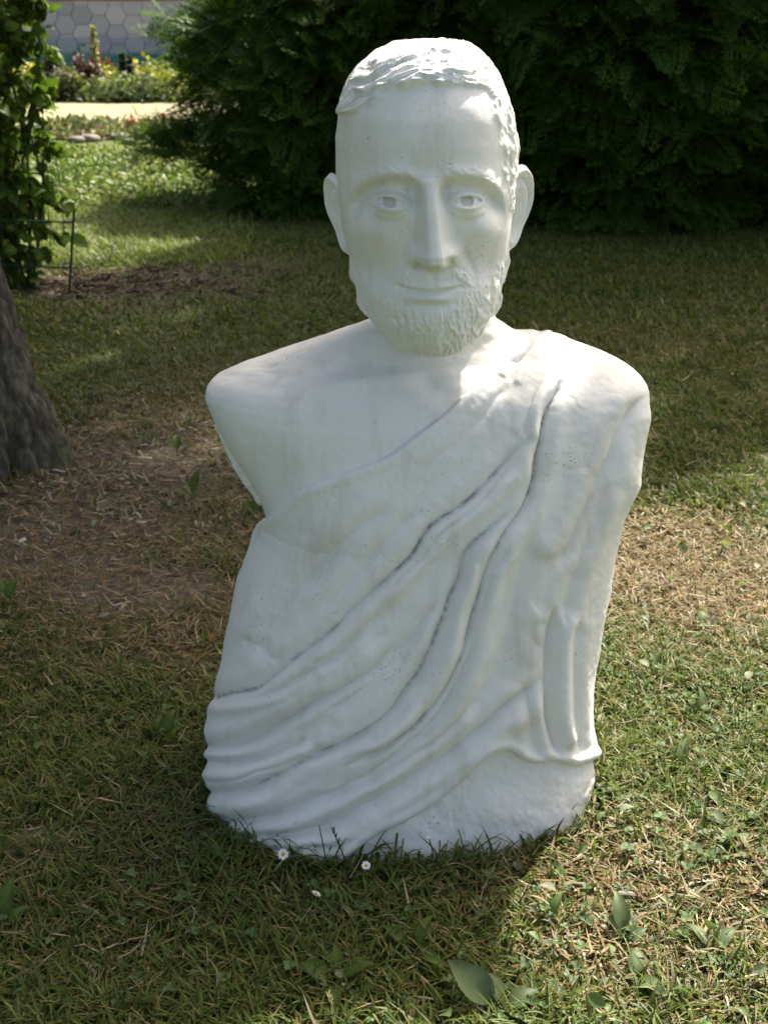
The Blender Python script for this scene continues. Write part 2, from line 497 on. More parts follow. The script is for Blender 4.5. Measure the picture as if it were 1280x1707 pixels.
# mouth
MOUTH = [(666, 477), (678, 481), (694, 485), (712, 487), (722, 487), (740, 484), (756, 480), (769, 477)]
d, sd, t = curve_field(PX, PY, MOUTH)
mc = catmull(MOUTH, 8)
mdy = PY - np.interp(PX, mc[:, 0], mc[:, 1])
mw = np.sqrt(np.clip(1 - ((PX - 717) / 56.0) ** 2, 0, 1))
F -= 6.0 * np.exp(-(d / 3.4) ** 2) * (0.12 + 0.88 * mw ** 1.3)
F -= 3.0 * gau(PX, PY, 664, 477, 6, 6) + 3.0 * gau(PX, PY, 771, 477, 6, 6)
F += 3.2 * gau(PX, PY, 702, 477, 24, 5) + 3.2 * gau(PX, PY, 740, 476, 22, 5)
F += 5.8 * gau(PX, PY, 715, 496, 31, 6.2)
F -= 4.5 * gau(PX, PY, 713, 509, 27, 5.5)
F -= 2.5 * gau(PX, PY, 722, 461, 5.5, 12)
# moustache tufts on the viewer's right of the lip
mou = gau(PX, PY, 770, 462, 26, 14, 0.75) + 0.5 * gau(PX, PY, 676, 462, 22, 12, -0.7)
F += mou * (2.5 + 2.2 * vnoise(PX / 5, PY / 6, seed=8) + 1.2 * vnoise(PX / 2.6, PY / 3, seed=9))
# chin
F += 10.0 * gau(PX, PY, 724, 548, 52, 40)
# beard locks: broken vertical ridges that bend outwards on the cheeks
bx = (PX - 722)
lean = bx * 0.0022
u_ = bx * (1 - 0.0012 * (PY - 520)) + 6 * vnoise(PX / 22, PY / 26, seed=12)
lock = 1 - np.abs(vnoise(u_ / 7.5, PY / 17 + lean, seed=13)) * 2
lock2 = 1 - np.abs(vnoise(u_ / 4.0 + 40, PY / 10, seed=14)) * 2
lump = fbm(PX / 14, PY / 16, seed=15)
F += beard * front * (2.0 + (0.5 + 2.0 * sstep(500, 570, PY)) * lock + (0.6 + 0.7 * sstep(500, 560, PY)) * lock2 + 2.2 * lump * (0.5 + 0.7 * sstep(480, 530, PY)))
# plaster unevenness
F += 0.55 * fbm(PX / 26, PY / 26, seed=21, oct=4) * front

fd = np.array([0.0, -math.cos(math.radians(5)), math.sin(math.radians(5))])
D = F[..., None] * MM * fd * front[..., None]
# the side beard and the hair grow along the normal
rough_side = beard * (1 - front)
side = rough_side * (1.0 + 4.0 * vnoise(G[..., 1] * 90, G[..., 2] * 55, seed=40) + 2.0 * vnoise(G[..., 1] * 190, G[..., 2] * 120, seed=41))
side += beard * sstep(0.75, 0.2, -NRM[..., 1]) * 2.5 * vnoise(G[..., 1] * 120 + G[..., 0] * 60, G[..., 2] * 95, seed=42)
# hair: locks swept from a crown at the back right to the front left
crown = np.array([0.085, 1.80, 1.15])
V = G - crown
ang = np.arctan2(V[..., 0], -V[..., 1])
rad = np.linalg.norm(V, axis=2)
warp = 0.35 * vnoise(G[..., 0] * 14, G[..., 1] * 14, G[..., 2] * 14, seed=50)
sw = ang + warp + 2.2 * (rad - 0.1)
tuft = 1 - np.abs(vnoise(sw * 5.0, rad * 14, seed=51)) * 2
tuft2 = 1 - np.abs(vnoise(sw * 11.0, rad * 22, seed=52)) * 2
tuft3 = 1 - np.abs(vnoise(sw * 24.0, rad * 36, seed=53)) * 2
lumpy = fbm(G[..., 0] * 34, G[..., 1] * 34, G[..., 2] * 34, seed=54)
rightside = sstep(800, 850, PX) * (1 - sstep(1.74, 1.8, G[..., 1]))
# on the brow side the locks lie along the hairline, layer over layer
q_ = PY + 0.48 * np.minimum(PX - 700, 0) + 0.10 * np.maximum(PX - 760, 0) + 9 * vnoise(PX / 48, PY / 30, seed=92) + 3 * vnoise(PX / 17, PY / 17, seed=93)
lay = 1 - np.abs(vnoise(q_ / 10.0, PX / 60, seed=94)) * 2
lay2 = 1 - np.abs(vnoise(q_ / 4.6, PX / 34, seed=95)) * 2
lay3 = 1 - np.abs(vnoise(q_ / 2.6, PX / 20, seed=96)) * 2
ff = sstep(560, 600, PX) * (1 - sstep(800, 835, PX)) * (1 - sstep(1.66, 1.74, G[..., 1]))
radial = 3.0 * tuft + 2.2 * tuft2 + 1.2 * tuft3
layers = 3.2 * lay + 2.0 * lay2 + 1.0 * lay3
hh = 2.4 + radial * (1 - ff) + layers * ff + 4.0 * lumpy + 0.9 * vnoise(G[..., 0] * 130, G[..., 1] * 130, G[..., 2] * 130, seed=57)
edge = np.exp(-((hm - 12) / 12.0) ** 2)
fringe = sstep(600, 660, PX) * (1 - sstep(800, 830, PX)) * (G[..., 1] < 1.72)
hh += edge * fringe * 2.2
flatl = sstep(600, 570, PX) * (PY > 190)
hh *= (1 - 0.45 * rightside)
hh *= (1 - 0.75 * flatl) * (1 - 0.6 * gau(PX, PY, 572, 205, 26, 22))
hh = hh * hair + rightside * hair * (1.6 * vnoise(G[..., 1] * 80, G[..., 2] * 60, seed=55) + 1.2 * vnoise(G[..., 1] * 200, G[..., 2] * 150, seed=56))
pole = np.ones(G.shape[0]); pole[:8] = np.linspace(0.6, 1, 8)
D += (hh + side)[..., None] * MM * NRM * pole[:, None, None]
D[0] = D[2].mean(0); D[-1] = D[-3].mean(0)
GH = G + D
NH = grid_normals(GH)
NH[0] = (0, 0, 1); NH[-1] = (0, 0, -1)
fq = grid_faces(*G.shape[:2])
fm_h = (hair > 0.5).ravel()[fq].mean(1) > 0.5
fm_b = ((beard > 0.5).ravel()[fq].mean(1) > 0.5) & ~fm_h
stain_shade_h = (0.8 * gau(PX, PY, 706, 128, 4, 14) + 0.35 * gau(PX, PY, 640, 306, 30, 8) + 0.25 * gau(PX, PY, 790, 306, 30, 8) + 0.35 * gau(PX, PY, 576, 195, 6, 26)
           + 0.3 * gau(PX, PY, 706, 446, 22, 8) + 0.9 * iris).ravel()  # shade painted under brows and nose and into the irises
dirt_h = np.zeros(stain_shade_h.shape)

def sub_part(name, GG, NN, faces, keep, parent, dirt, stain):
    f = faces[keep]
    idx, inv = np.unique(f.ravel(), return_inverse=True)
    V = GG.reshape(-1, 3)[idx] - np.array(statue.location[:])
    return new_mesh(name, V, inv.reshape(-1, 4), M_PLASTER, parent, {'dirt': dirt[idx], 'stain': stain[idx]}, normals=NN.reshape(-1, 3)[idx])

head = sub_part('head', GH, NH, fq, ~fm_h & ~fm_b, statue, dirt_h, stain_shade_h)
sub_part('hair', GH, NH, fq, fm_h, head, dirt_h, stain_shade_h)
sub_part('beard', GH, NH, fq, fm_b, head, dirt_h, stain_shade_h)

# ---- ears
def make_ear(side_, root, outw, back, h, w, tiltx):
    nr, nc = 34, 72
    r = np.linspace(0, 1, nr)[:, None]; a = np.linspace(0, 2 * math.pi, nc, endpoint=False)[None, :]
    sx = np.cos(a) * (0.78 + 0.22 * np.sin(a) + 0.10 * np.cos(2 * a)); sz = np.sin(a)
    U = r * sx * w; Z = r * sz * h                         # U: outwards from the root line
    rim = np.exp(-((r - 0.88) / 0.10) ** 2) * (0.35 + 0.65 * sstep(-0.75, 0.2, sz)) * (0.35 + 0.65 * sstep(-0.9, 0.0, np.cos(a)))
    anti = np.exp(-((r - 0.52) / 0.12) ** 2) * sstep(-0.2, 0.5, np.cos(a)) * sstep(-0.75, -0.3, sz)
    concha = np.exp(-(((U / w + 0.22) / 0.33) ** 2 + ((Z / h + 0.12) / 0.34) ** 2))
    scapha = np.exp(-((r - 0.70) / 0.09) ** 2) * sstep(-0.4, 0.3, sz)
    lobe = np.exp(-(((Z / h + 0.80) / 0.22) ** 2))
    tragus = np.exp(-(((U / w + 0.62) / 0.16) ** 2 + ((Z / h + 0.12) / 0.15) ** 2))
    hgt = 0.0075 * rim + 0.0045 * anti - 0.012 * concha - 0.003 * scapha + 0.004 * lobe + 0.007 * tragus
    hgt = hgt + 0.0008 * fbm(U * 120, Z * 90, seed=60 + side_)
    hgt = hgt * np.minimum(1, (1 - r) * 9 + 0.25)
    th = 0.013 * np.sqrt(np.clip(1 - r ** 4, 0, 1))
    o = np.array([side_ * outw, back, 0.0]); o /= np.linalg.norm(o)
    nfr = np.array([side_ * back, -outw, 0.0]); nfr /= np.linalg.norm(nfr)
    up = np.array([side_ * tiltx, 0.10, 1.0]); up /= np.linalg.norm(up)
    def pos(hv): return np.array(root) + U[..., None] * o + Z[..., None] * up + hv[..., None] * nfr
    A = pos(hgt + 0.004 * np.sqrt(np.clip(1 - r ** 3, 0, 1)) + 0 * U); Bk = pos(-th + 0.002 + 0 * U)
    V = np.vstack([A.reshape(-1, 3), Bk.reshape(-1, 3)[::1]])
    f1 = grid_faces(nr, nc); f2 = f1[:, ::-1] + nr * nc
    b = (nr - 1) * nc + np.arange(nc); b2 = (nr - 1) * nc + (np.arange(nc) + 1) % nc
    fr = np.stack([b, b2, b2 + nr * nc, b + nr * nc], 1)
    fa = np.vstack([f1, f2, fr])
    if side_ > 0: fa = fa[:, ::-1]
    V = V - np.array(statue.location[:])
    n = len(V)
    o_ = new_mesh('ear', V, fa, M_PLASTER, head, {'dirt': np.zeros(n), 'stain': np.zeros(n)})
    return o_
xe, ze = at(566, 357, 1.715); make_ear(-1, (xe + 0.002, 1.715, ze), 0.46, 0.88, 0.057, 0.034, 0.20)
xe, ze = at(862, 346, 1.725); make_ear(1, (xe - 0.004, 1.722, ze), 0.70, 0.71, 0.059, 0.035, 0.12)
# ---- torso, toga and base
G = body_grid(TORSO, 400, 440, 0.60, [2.25, 2.25, 2.25, 2.3, 2.55, 2.7], 700, smooth=3)
G[-1, :, 2] = -0.03
PX, PY = proj(G[..., 0], G[..., 1], G[..., 2])
NRM = grid_normals(G)
toward = np.array([0.035, 1.6, 0.5]) - np.array([0, 0, CAM_H]); toward /= -np.linalg.norm(toward)
vis = NRM @ toward
front = sstep(-0.12, 0.22, vis)
wrapx = front

EDGE = [(915, 552), (893, 567), (850, 591), (820, 618), (795, 643), (765, 668), (740, 692), (686, 732), (643, 762), (582, 786), (527, 805), (497, 820), (466, 847), (445, 870), (425, 890)]
ec = catmull(EDGE, 8)
o_ = np.argsort(ec[:, 0])
e_y = np.interp(PX, ec[o_, 0], ec[o_, 1])
d, sd, t = curve_field(PX, PY, EDGE, 400)
cloth_sd = np.where(PY > e_y, d, -d)
cloth_sd = np.where(PX > 915, 60, cloth_sd)
cloth_sd = np.where((PX < 440) & (PY < 860), -60, cloth_sd)
back_sd = np.clip((0.70 + 0.25 * (G[..., 0] - 0.05) - G[..., 2]) * 900, -60, 60)
cloth_sd = np.where(vis < -0.05, back_sd, cloth_sd)
cloth = sstep(-1.5, 2.0, cloth_sd)

HEM = [(560, 1446), (596, 1414), (635, 1386), (669, 1371), (714, 1345), (770, 1300), (800, 1270), (820, 1252), (843, 1248), (858, 1256), (871, 1265), (894, 1271), (916, 1266), (935, 1270), (955, 1275), (978, 1270), (1010, 1258)]
hc = catmull(HEM, 8)
h_y = np.interp(PX, hc[:, 0], hc[:, 1], left=2000)
d, sd, t = curve_field(PX, PY, HEM, 200)
base_sd = np.where(PY > h_y, np.minimum(d, 90), -np.minimum(d, 90))
base_sd = np.where(vis < -0.05, np.clip((0.05 - G[..., 2]) * 900, -90, 90), base_sd)
basem = sstep(-3.0, 3.5, base_sd)

Dn = np.zeros_like(PX)          # along the normal, millimetres
dirt = np.zeros_like(PX); stain = np.zeros_like(PX)
# anatomy under the cloth and on bare skin
skin = (1 - cloth)
Dn += 7 * gau(PX, PY, 600, 640, 85, 12, -0.14) + 4 * gau(PX, PY, 655, 600, 10, 40, -0.35)                       # collar bone
Dn -= 7 * gau(PX, PY, 712, 636, 26, 20) + 5 * gau(PX, PY, 560, 615, 60, 12, -0.2)
Dn += 7 * gau(PX, PY, 560, 890, 120, 80, -0.2)                      # chest
Dn += 8 * gau(PX, PY, 860, 900, 80, 90)
Dn -= 7 * gau(PX, PY, 455, 800, 38, 60, -0.5)                        # hollow by the armpit
Dn -= 5 * gau(PX, PY, 480, 960, 50, 30, -0.6)
Dn += 7 * gau(PX, PY, 1040, 800, 22, 40)                             # stump under the cloth on the right
Dn += 5 * gau(PX, PY, 392, 640, 40, 26, -0.4)
Dn -= 4 * gau(PX, PY, 452, 622, 16, 9)                               # chipped hollow on the shoulder
Dn += 2.5 * np.exp(-((cloth_sd + 6) / 7.0) ** 2) * 0
# cloth thickness with a rolled edge
Dn += cloth * (7.0 + 2.2 * np.exp(-((cloth_sd - 9) / 9.0) ** 2))
Dn += cloth * 2 * gau(PX, PY, 905, 568, 40, 16, 0.3)
# (points, valley depth, valley width, ridge below/right: height, offset, width, ridge above/left: height, offset, width, dirt)
FOLDS = [
 ([(928, 600), (926, 646), (905, 701), (896, 756), (881, 811), (856, 860), (826, 902), (807, 951), (792, 1006), (770, 1079), (753, 1124), (725, 1164), (680, 1214), (620, 1250), (560, 1276)], 9.5, 7, 5.0, 22, 17, 6.0, 19, 14, 0.6),
 ([(884, 720), (871, 738), (838, 777), (795, 817), (747, 853), (710, 890), (661, 951), (619, 987), (601, 1001), (534, 1065), (489, 1102), (432, 1144), (371, 1160), (330, 1162)], 8.0, 7, 7.5, 21, 16, 3.0, 24, 18, 0.8),
 ([(860, 830), (850, 841), (807, 884), (777, 920), (756, 981), (747, 1006), (725, 1062), (691, 1124), (646, 1186), (590, 1228), (511, 1263), (432, 1308), (371, 1322), (330, 1318)], 9.0, 7, 7.5, 20, 15, 4.5, 20, 15, 0.6),
 ([(665, 838), (620, 862), (582, 890), (545, 927), (512, 962), (480, 1005), (452, 1050), (425, 1095)], 3.6, 14, 1.5, 34, 20, 3.2, 26, 20, 0),
 ([(700, 842), (680, 858), (640, 900), (605, 945), (570, 985), (530, 1030)], 3.0, 12, 2.5, 22, 15, 2.5, 22, 15, 0),
 ([(1073, 654), (1046, 690), (1021, 735), (1000, 785), (972, 850), (945, 905), (920, 950)], 6.5, 12, 4.0, 26, 18, 6.0, 28, 22, 0),
 ([(1010, 800), (990, 850), (960, 930), (940, 990), (930, 1050)], 3.5, 10, 4.5, 20, 14, 3.5, 20, 15, 0),
 ([(918, 1000), (911, 1057), (908, 1119), (906, 1175), (916, 1226), (930, 1262)], 9.0, 9, 7.0, 23, 16, 3.0, 20, 13, 0.1),
 ([(958, 1010), (950, 1080), (950, 1150), (956, 1210), (964, 1262)], 3.0, 10, 2.5, 16, 11, 1.5, 16, 11, 0),
 ([(874, 1130), (874, 1180), (882, 1225), (893, 1265)], 3.0, 12, 2.5, 18, 12, 2.5, 18, 12, 0),
 ([(920, 600), (900, 640), (880, 690), (866, 730)], 3.0, 8, 2.5, 14, 10, 2.5, 14, 10, 0.2),
 ([(888, 578), (862, 606), (845, 640)], 2.5, 7, 2.5, 13, 9, 2.0, 13, 9, 0.1),
 ([(1020, 690), (985, 735), (965, 790)], 1.5, 16, 1.0, 24, 16, 1.0, 24, 16, 0.1),
 ([(405, 1062), (440, 1078), (466, 1098), (500, 1090)], 2.2, 12, 1.2, 20, 14, 1.6, 24, 16, 0.1),
 ([(660, 1075), (610, 1120), (545, 1160), (470, 1206), (404, 1236), (362, 1242), (325, 1240)], 8.0, 8, 4.5, 16, 11, 8.0, 24, 18, 0.1),
 ([(520, 1222), (489, 1242), (432, 1262), (375, 1268), (325, 1264)], 6.0, 7, 7.0, 22, 17, 3.0, 12, 8, 0.05),
 ([(800, 1020), (780, 1090), (753, 1150), (702, 1218), (635, 1270), (590, 1298), (506, 1342), (432, 1362), (375, 1368), (330, 1362)], 7.0, 9, 5.5, 22, 16, 6.5, 23, 17, 0.05),
 ([(905, 1110), (882, 1143), (809, 1200), (747, 1256), (680, 1296), (612, 1340), (562, 1373), (489, 1388), (400, 1386), (350, 1376)], 8.0, 9, 7.5, 24, 17, 3.0, 22, 15, 0.05),
 ([(600, 1388), (545, 1408), (461, 1410), (399, 1398), (360, 1384)], 5.0, 7, 4.0, 15, 10, 2.5, 13, 9, 0.1),
 ([(890, 870), (868, 930), (852, 1000), (838, 1070), (812, 1140), (770, 1196)], 2.5, 16, 2.5, 30, 20, 2.0, 30, 20, 0),
 ([(905, 1030), (884, 1046), (888, 1070), (905, 1084)], 1.5, 12, 0.5, 20, 12, 1.5, 24, 16, 0.1),
 ([(735, 985), (700, 1040), (655, 1095), (600, 1150), (540, 1186)], 3.5, 12, 3.5, 22, 15, 3.0, 22, 15, 0.1),
 ([(640, 1010), (600, 1050), (560, 1085), (520, 1110)], 3.0, 9, 3.0, 16, 11, 1.5, 16, 11, 0.1),
 ([(845, 640), (800, 700), (742, 750), (690, 790)], 1.8, 9, 1.5, 16, 11, 1.5, 16, 11, 0),
 ([(860, 770), (800, 830), (740, 885), (690, 940), (640, 990)], 2.4, 5, 2.2, 12, 8, 2.0, 12, 8, 0.2),
 ([(845, 900), (818, 950), (800, 1010), (775, 1070)], 2.4, 6, 2.0, 12, 8, 2.0, 12, 8, 0.1),
 ([(700, 1150), (640, 1205), (560, 1240), (480, 1268), (400, 1296), (350, 1302)], 2.6, 5, 2.4, 12, 8, 2.0, 12, 8, 0.1),
 ([(790, 1160), (740, 1215), (680, 1258), (600, 1302), (520, 1336)], 2.6, 6, 2.2, 12, 8, 2.2, 12, 8, 0.05),
 ([(620, 1040), (560, 1090), (500, 1130), (440, 1156), (380, 1172)], 2.6, 5, 2.4, 12, 8, 1.8, 12, 8, 0.15),
]
wob = 3.0 * vnoise(PX / 40, PY / 40, seed=70)
amp = front * (1 - basem) * sstep(-4, 12, cloth_sd) * (1 - 0.35 * sstep(1290, 1340, PY) * sstep(430, 370, PX)) * (1 - 0.3 * sstep(440, 380, PX))
for pts, vd, vw, rh, ro, rw, lh, lo, lw, dr in FOLDS:
    d, sd, t = curve_field(PX + wob, PY + wob, pts, 80)
    tap = sstep(0, 0.13, t) * (1 - sstep(0.90, 1.0, t)) if pts[-1][0] > 400 else sstep(0, 0.13, t)
    tap = tap * (0.92 + 0.15 * vnoise(PX / 80, PY / 80, seed=71))
    Dn += 1.4 * amp * tap * (-0.8 * vd * np.exp(-(np.abs(sd) / (vw * 0.85)) ** 1.25) - 0.45 * vd * np.exp(-(np.abs(sd) / (vw * 0.42))) + rh * np.exp(-((sd - ro) / rw) ** 2) + lh * np.exp(-((sd + lo) / lw) ** 2))
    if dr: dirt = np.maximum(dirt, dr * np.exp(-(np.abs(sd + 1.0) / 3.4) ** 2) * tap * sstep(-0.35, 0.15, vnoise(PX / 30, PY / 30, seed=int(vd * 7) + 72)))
# hem lip and base block
Dn += front * 5.0 * np.exp(-((base_sd + 10) / 9.0) ** 2) * (PX > 560)
Dn -= basem * (13.0 + 3.0 * vnoise(PX / 70, PY / 50, seed=80))
Dn += basem * (1.6 * fbm(PX / 24, PY / 18, seed=81) + 0.5 * vnoise(PX / 5, PY / 9, seed=82))
# slow unevenness everywhere, knife marks on the shoulder
Dn += 1.1 * fbm(G[..., 0] * 22, G[..., 1] * 22, G[..., 2] * 22, seed=83, oct=4)
Dn += 0.3 * vnoise(G[..., 0] * 140, G[..., 1] * 140, G[..., 2] * 140, seed=84)
Dn -= 2.2 * sstep(0.1, 0.9, vnoise(PX / 34 + PY / 20, PY / 9, seed=85)) * gau(PX, PY, 430, 610, 70, 18, -0.25)
# folds round the hidden back
bk = 1 - front
Dn += bk * cloth * 5 * np.sin((G[..., 2] * 60 + G[..., 0] * 55 + 1.2 * vnoise(G[..., 0] * 6, G[..., 2] * 6, seed=86)))
Dn[0] = 0
GT = G + (Dn * MM)[..., None] * NRM
GT[-1, :, 2] = -0.03
NT = grid_normals(GT)
fq = grid_faces(*G.shape[:2])
fb = (basem > 0.5).ravel()[fq].mean(1) > 0.5
fc = ((cloth > 0.5).ravel()[fq].mean(1) > 0.5) & ~fb
stain = 0.30 * gau(PX, PY, 912, 612, 10, 40, 0.5) + 0.45 * gau(PX, PY, 893, 1062, 16, 26) + 0.75 * sstep(0.07, 0.0, G[..., 2]) * (0.5 + 0.5 * vnoise(PX / 30, PY / 24, seed=87))
sub_part('torso', GT, NT, fq, ~fb & ~fc, statue, dirt.ravel(), stain.ravel())
sub_part('toga', GT, NT, fq, fc, statue, dirt.ravel(), stain.ravel())
sub_part('base', GT, NT, fq, fb, statue, dirt.ravel(), stain.ravel())
# ------------------------------------------------------------------ ground
rng = np.random.default_rng(11)
FOOT_C, FOOT_A, FOOT_B = (0.035, 1.72), 0.318, 0.235        # footprint of the bust

def blob(x, y, px, py, sx, sy):
    gx, gy = ground(px, py)
    return np.exp(-((x - gx) / sx) ** 2 - ((y - gy) / sy) ** 2)

def bare(x, y):
    b = 1.0 * blob(x, y, 70, 905, .26, .26) + .9 * blob(x, y, 190, 985, .16, .16) + .8 * blob(x, y, 60, 1385, .07, .05) + .9 * blob(x, y, 320, 985, .12, .12)
    b += .7 * blob(x, y, 570, 1480, .10, .04) + .8 * blob(x, y, 120, 770, .42, .34) + .6 * blob(x, y, 260, 760, .35, .30) + .5 * blob(x, y, 300, 1120, .10, .09) + .4 * blob(x, y, 1060, 930, .10, .12)
    b += .35 * blob(x, y, 360, 880, .2, .25) + .9 * blob(x, y, 180, 478, .75, .42) + .5 * blob(x, y, 380, 440, .5, .35)
    return np.clip(b + 0.22 * fbm(x * 7, y * 7, seed=101), 0, 1)

def dry(x, y):
    b = 1.6 * blob(x, y, 1150, 950, .36, .27) + .6 * blob(x, y, 1080, 900, .2, .25) + .8 * blob(x, y, 200, 900, .55, .5) + .6 * blob(x, y, 300, 1060, .28, .22)
    b += .55 * blob(x, y, 250, 720, .7, .6) + .55 * blob(x, y, 1040, 1480, .30, .30) + .35 * blob(x, y, 1200, 1450, .25, .2) + .25 * blob(x, y, 300, 1420, .2, .15)  # right foreground has real straw, made drier to look sunlit
    b += .35 * blob(x, y, 1150, 540, 1.0, .8) + .25 * blob(x, y, 450, 640, .8, .7)
    return np.clip(b + 0.30 * fbm(x * 4.5, y * 4.5, seed=111) - 0.13, 0, 1)

def gz(x, y):
    "small swells of the lawn"
    near = 1 - sstep(0.25, 0.6, np.hypot((x - FOOT_C[0]) / 1.0, (y - FOOT_C[1]) / 0.8))
    return (0.018 * fbm(x * 1.3, y * 1.3, seed=121) + 0.006 * fbm(x * 9, y * 9, seed=122)) * (1 - near) - 0.004 * near

def mat_soil():
    m, nt, b, out = mat_new('soil_and_thatch')
    tc = N(nt, 'TexCoord'); P = tc.outputs['Object']
    a = N(nt, 'Attribute', attribute_name='col')
    n = N(nt, 'TexNoise', Scale=55.0, Detail=8.0, Roughness=0.75); nt.links.new(P, n.inputs['Vector'])
    f = ramp(nt, n.outputs['Fac'], [(0.3, 0.45), (0.5, 0.9), (0.72, 1.5)])
    c = mix(nt, 1.0, a.outputs['Color'], f, 'MULTIPLY')
    nt.links.new(c, b.inputs['Base Color'])
    b.inputs['Roughness'].default_value = 0.95; b.inputs['Specular IOR Level'].default_value = 0.1
    bm = N(nt, 'Bump', Strength=0.8, Distance=0.012); nt.links.new(n.outputs['Fac'], bm.inputs['Height'])
    nt.links.new(bm.outputs[0], b.inputs['Normal'])
    return m

gx_ = np.concatenate([np.linspace(-80, -12, 18, endpoint=False), np.linspace(-12, -3, 40, endpoint=False), np.linspace(-3, 3, 120, endpoint=False), np.linspace(3, 12, 24, endpoint=False), np.linspace(12, 80, 18)])
gy_ = np.concatenate([np.linspace(-40, 0.6, 14, endpoint=False), np.linspace(0.6, 5, 110, endpoint=False), np.linspace(5, 14, 70, endpoint=False), np.linspace(14, 26, 36, endpoint=False), np.linspace(26, 160, 20)])
XX, YY = np.meshgrid(gx_, gy_)
ZZ = gz(XX, YY) * (1 - sstep(6, 12, YY))
bz, dz = bare(XX, YY), dry(XX, YY)
far = sstep(6.3, 7.2, YY)
cg = np.array([0.075, 0.088, 0.026]); cd = np.array([0.155, 0.115, 0.060]); cb = np.array([0.165, 0.142, 0.108])
colg = cg + (cd - cg) * dz[..., None]
colg = colg + (cb - colg) * np.clip(bz * 1.3, 0, 1)[..., None]
meadow = sstep(12.6, 13.6, YY + 0.35 * vnoise(XX * 0.8, YY * 0.8, seed=131))
lawn2 = far * (1 - meadow)
cl2 = np.array([0.10, 0.13, 0.04]) * (1 + 0.25 * fbm(XX * 2.5, YY * 2.5, seed=132)[..., None])
cm = np.array([0.33, 0.30, 0.185]) * (1 + 0.10 * fbm(XX * 0.9, YY * 2.5, seed=133)[..., None])
colg = colg * (1 - lawn2[..., None]) + cl2 * lawn2[..., None]
colg = colg * (1 - meadow[..., None]) + cm * meadow[..., None]
soilbed = sstep(18.0, 18.4, YY)
colg = colg * (1 - soilbed[..., None]) + np.array([0.07, 0.06, 0.04]) * soilbed[..., None]
o = new_mesh('ground', np.stack([XX, YY, ZZ], -1).reshape(-1, 3), grid_faces(*XX.shape, wrap=False)[:, ::-1], mat_soil(), None, {'col': colg.reshape(-1, 3)})
tag(o, 'lawn soil with dry thatch and bare brown patches', kind='structure')

# ------------------------------------------------------------------ grass
def blades(x, y, h, w, az, lean, curl, col_lo, col_hi, zb=None, levels=4):
    "tapered bent blades, one column of quads each, closed with a point"
    n = len(x)
    if zb is None: zb = gz(x, y) * (1 - sstep(6, 12, y))
    t = np.linspace(0, 1, levels)
    dx, dy = np.cos(az), np.sin(az)
    V = np.zeros((n, 2 * (levels - 1) + 1, 3)); C = np.zeros((n, 2 * (levels - 1) + 1, 3))
    for i, ti in enumerate(t):
        a = lean + curl * ti
        r = h * ti * np.sin(np.clip(a, 0, 1.75)); z = h * ti * np.cos(np.clip(a, 0, 1.50))
        cx, cy, cz = x + dx * r, y + dy * r, zb + z - 0.002
        ww = w * (1 - 0.55 * ti ** 1.5) * 0.5
        c = col_lo * (1 - ti) + col_hi * ti
        if i < levels - 1:
            V[:, 2 * i] = np.stack([cx - dy * ww, cy + dx * ww, cz], -1)
            V[:, 2 * i + 1] = np.stack([cx + dy * ww, cy - dx * ww, cz], -1)
            C[:, 2 * i] = c; C[:, 2 * i + 1] = c
        else:
            V[:, -1] = np.stack([cx, cy, cz], -1); C[:, -1] = c
    k = V.shape[1]
    b = (np.arange(n) * k)[:, None]
    tris = []
    for i in range(levels - 2):
        tris += [[2 * i, 2 * i + 1, 2 * i + 3], [2 * i, 2 * i + 3, 2 * i + 2]]
    i = levels - 2
    tris.append([2 * i, 2 * i + 1, 2 * i + 2])
    Fa = (b[:, None, :] + np.array(tris)[None]).reshape(-1, 3)
    return V.reshape(-1, 3), Fa, C.reshape(-1, 3)

M_GRASS = mat_leaf('grass_blade', rough=0.45, transl=0.40, vary=0.2)
M_STRAW = mat_leaf('dry_straw', rough=0.7, transl=0.25, vary=0.3, tr_tint=(1.0, 0.85, 0.5), spec=0.2)

def scatter(n, y0, y1, ypow=1.0, margin=0.55):
    y = y0 + (y1 - y0) * rng.random(n) ** ypow
    half = 0.36 * y * 1.08 + margin
    x = (rng.random(n) * 2 - 1) * half
    return x, y

def outside_foot(x, y, s=0.985):
    return ((x - FOOT_C[0]) / (FOOT_A * s)) ** 2 + ((y - FOOT_C[1]) / (FOOT_B * s)) ** 2 > 1

GREENS = np.array([[0.070, 0.110, 0.016], [0.095, 0.130, 0.022], [0.120, 0.145, 0.028], [0.055, 0.095, 0.016], [0.14, 0.14, 0.038]])
STRAWS = np.array([[0.36, 0.27, 0.13], [0.46, 0.38, 0.22], [0.28, 0.18, 0.075], [0.50, 0.44, 0.30], [0.33, 0.21, 0.085]])

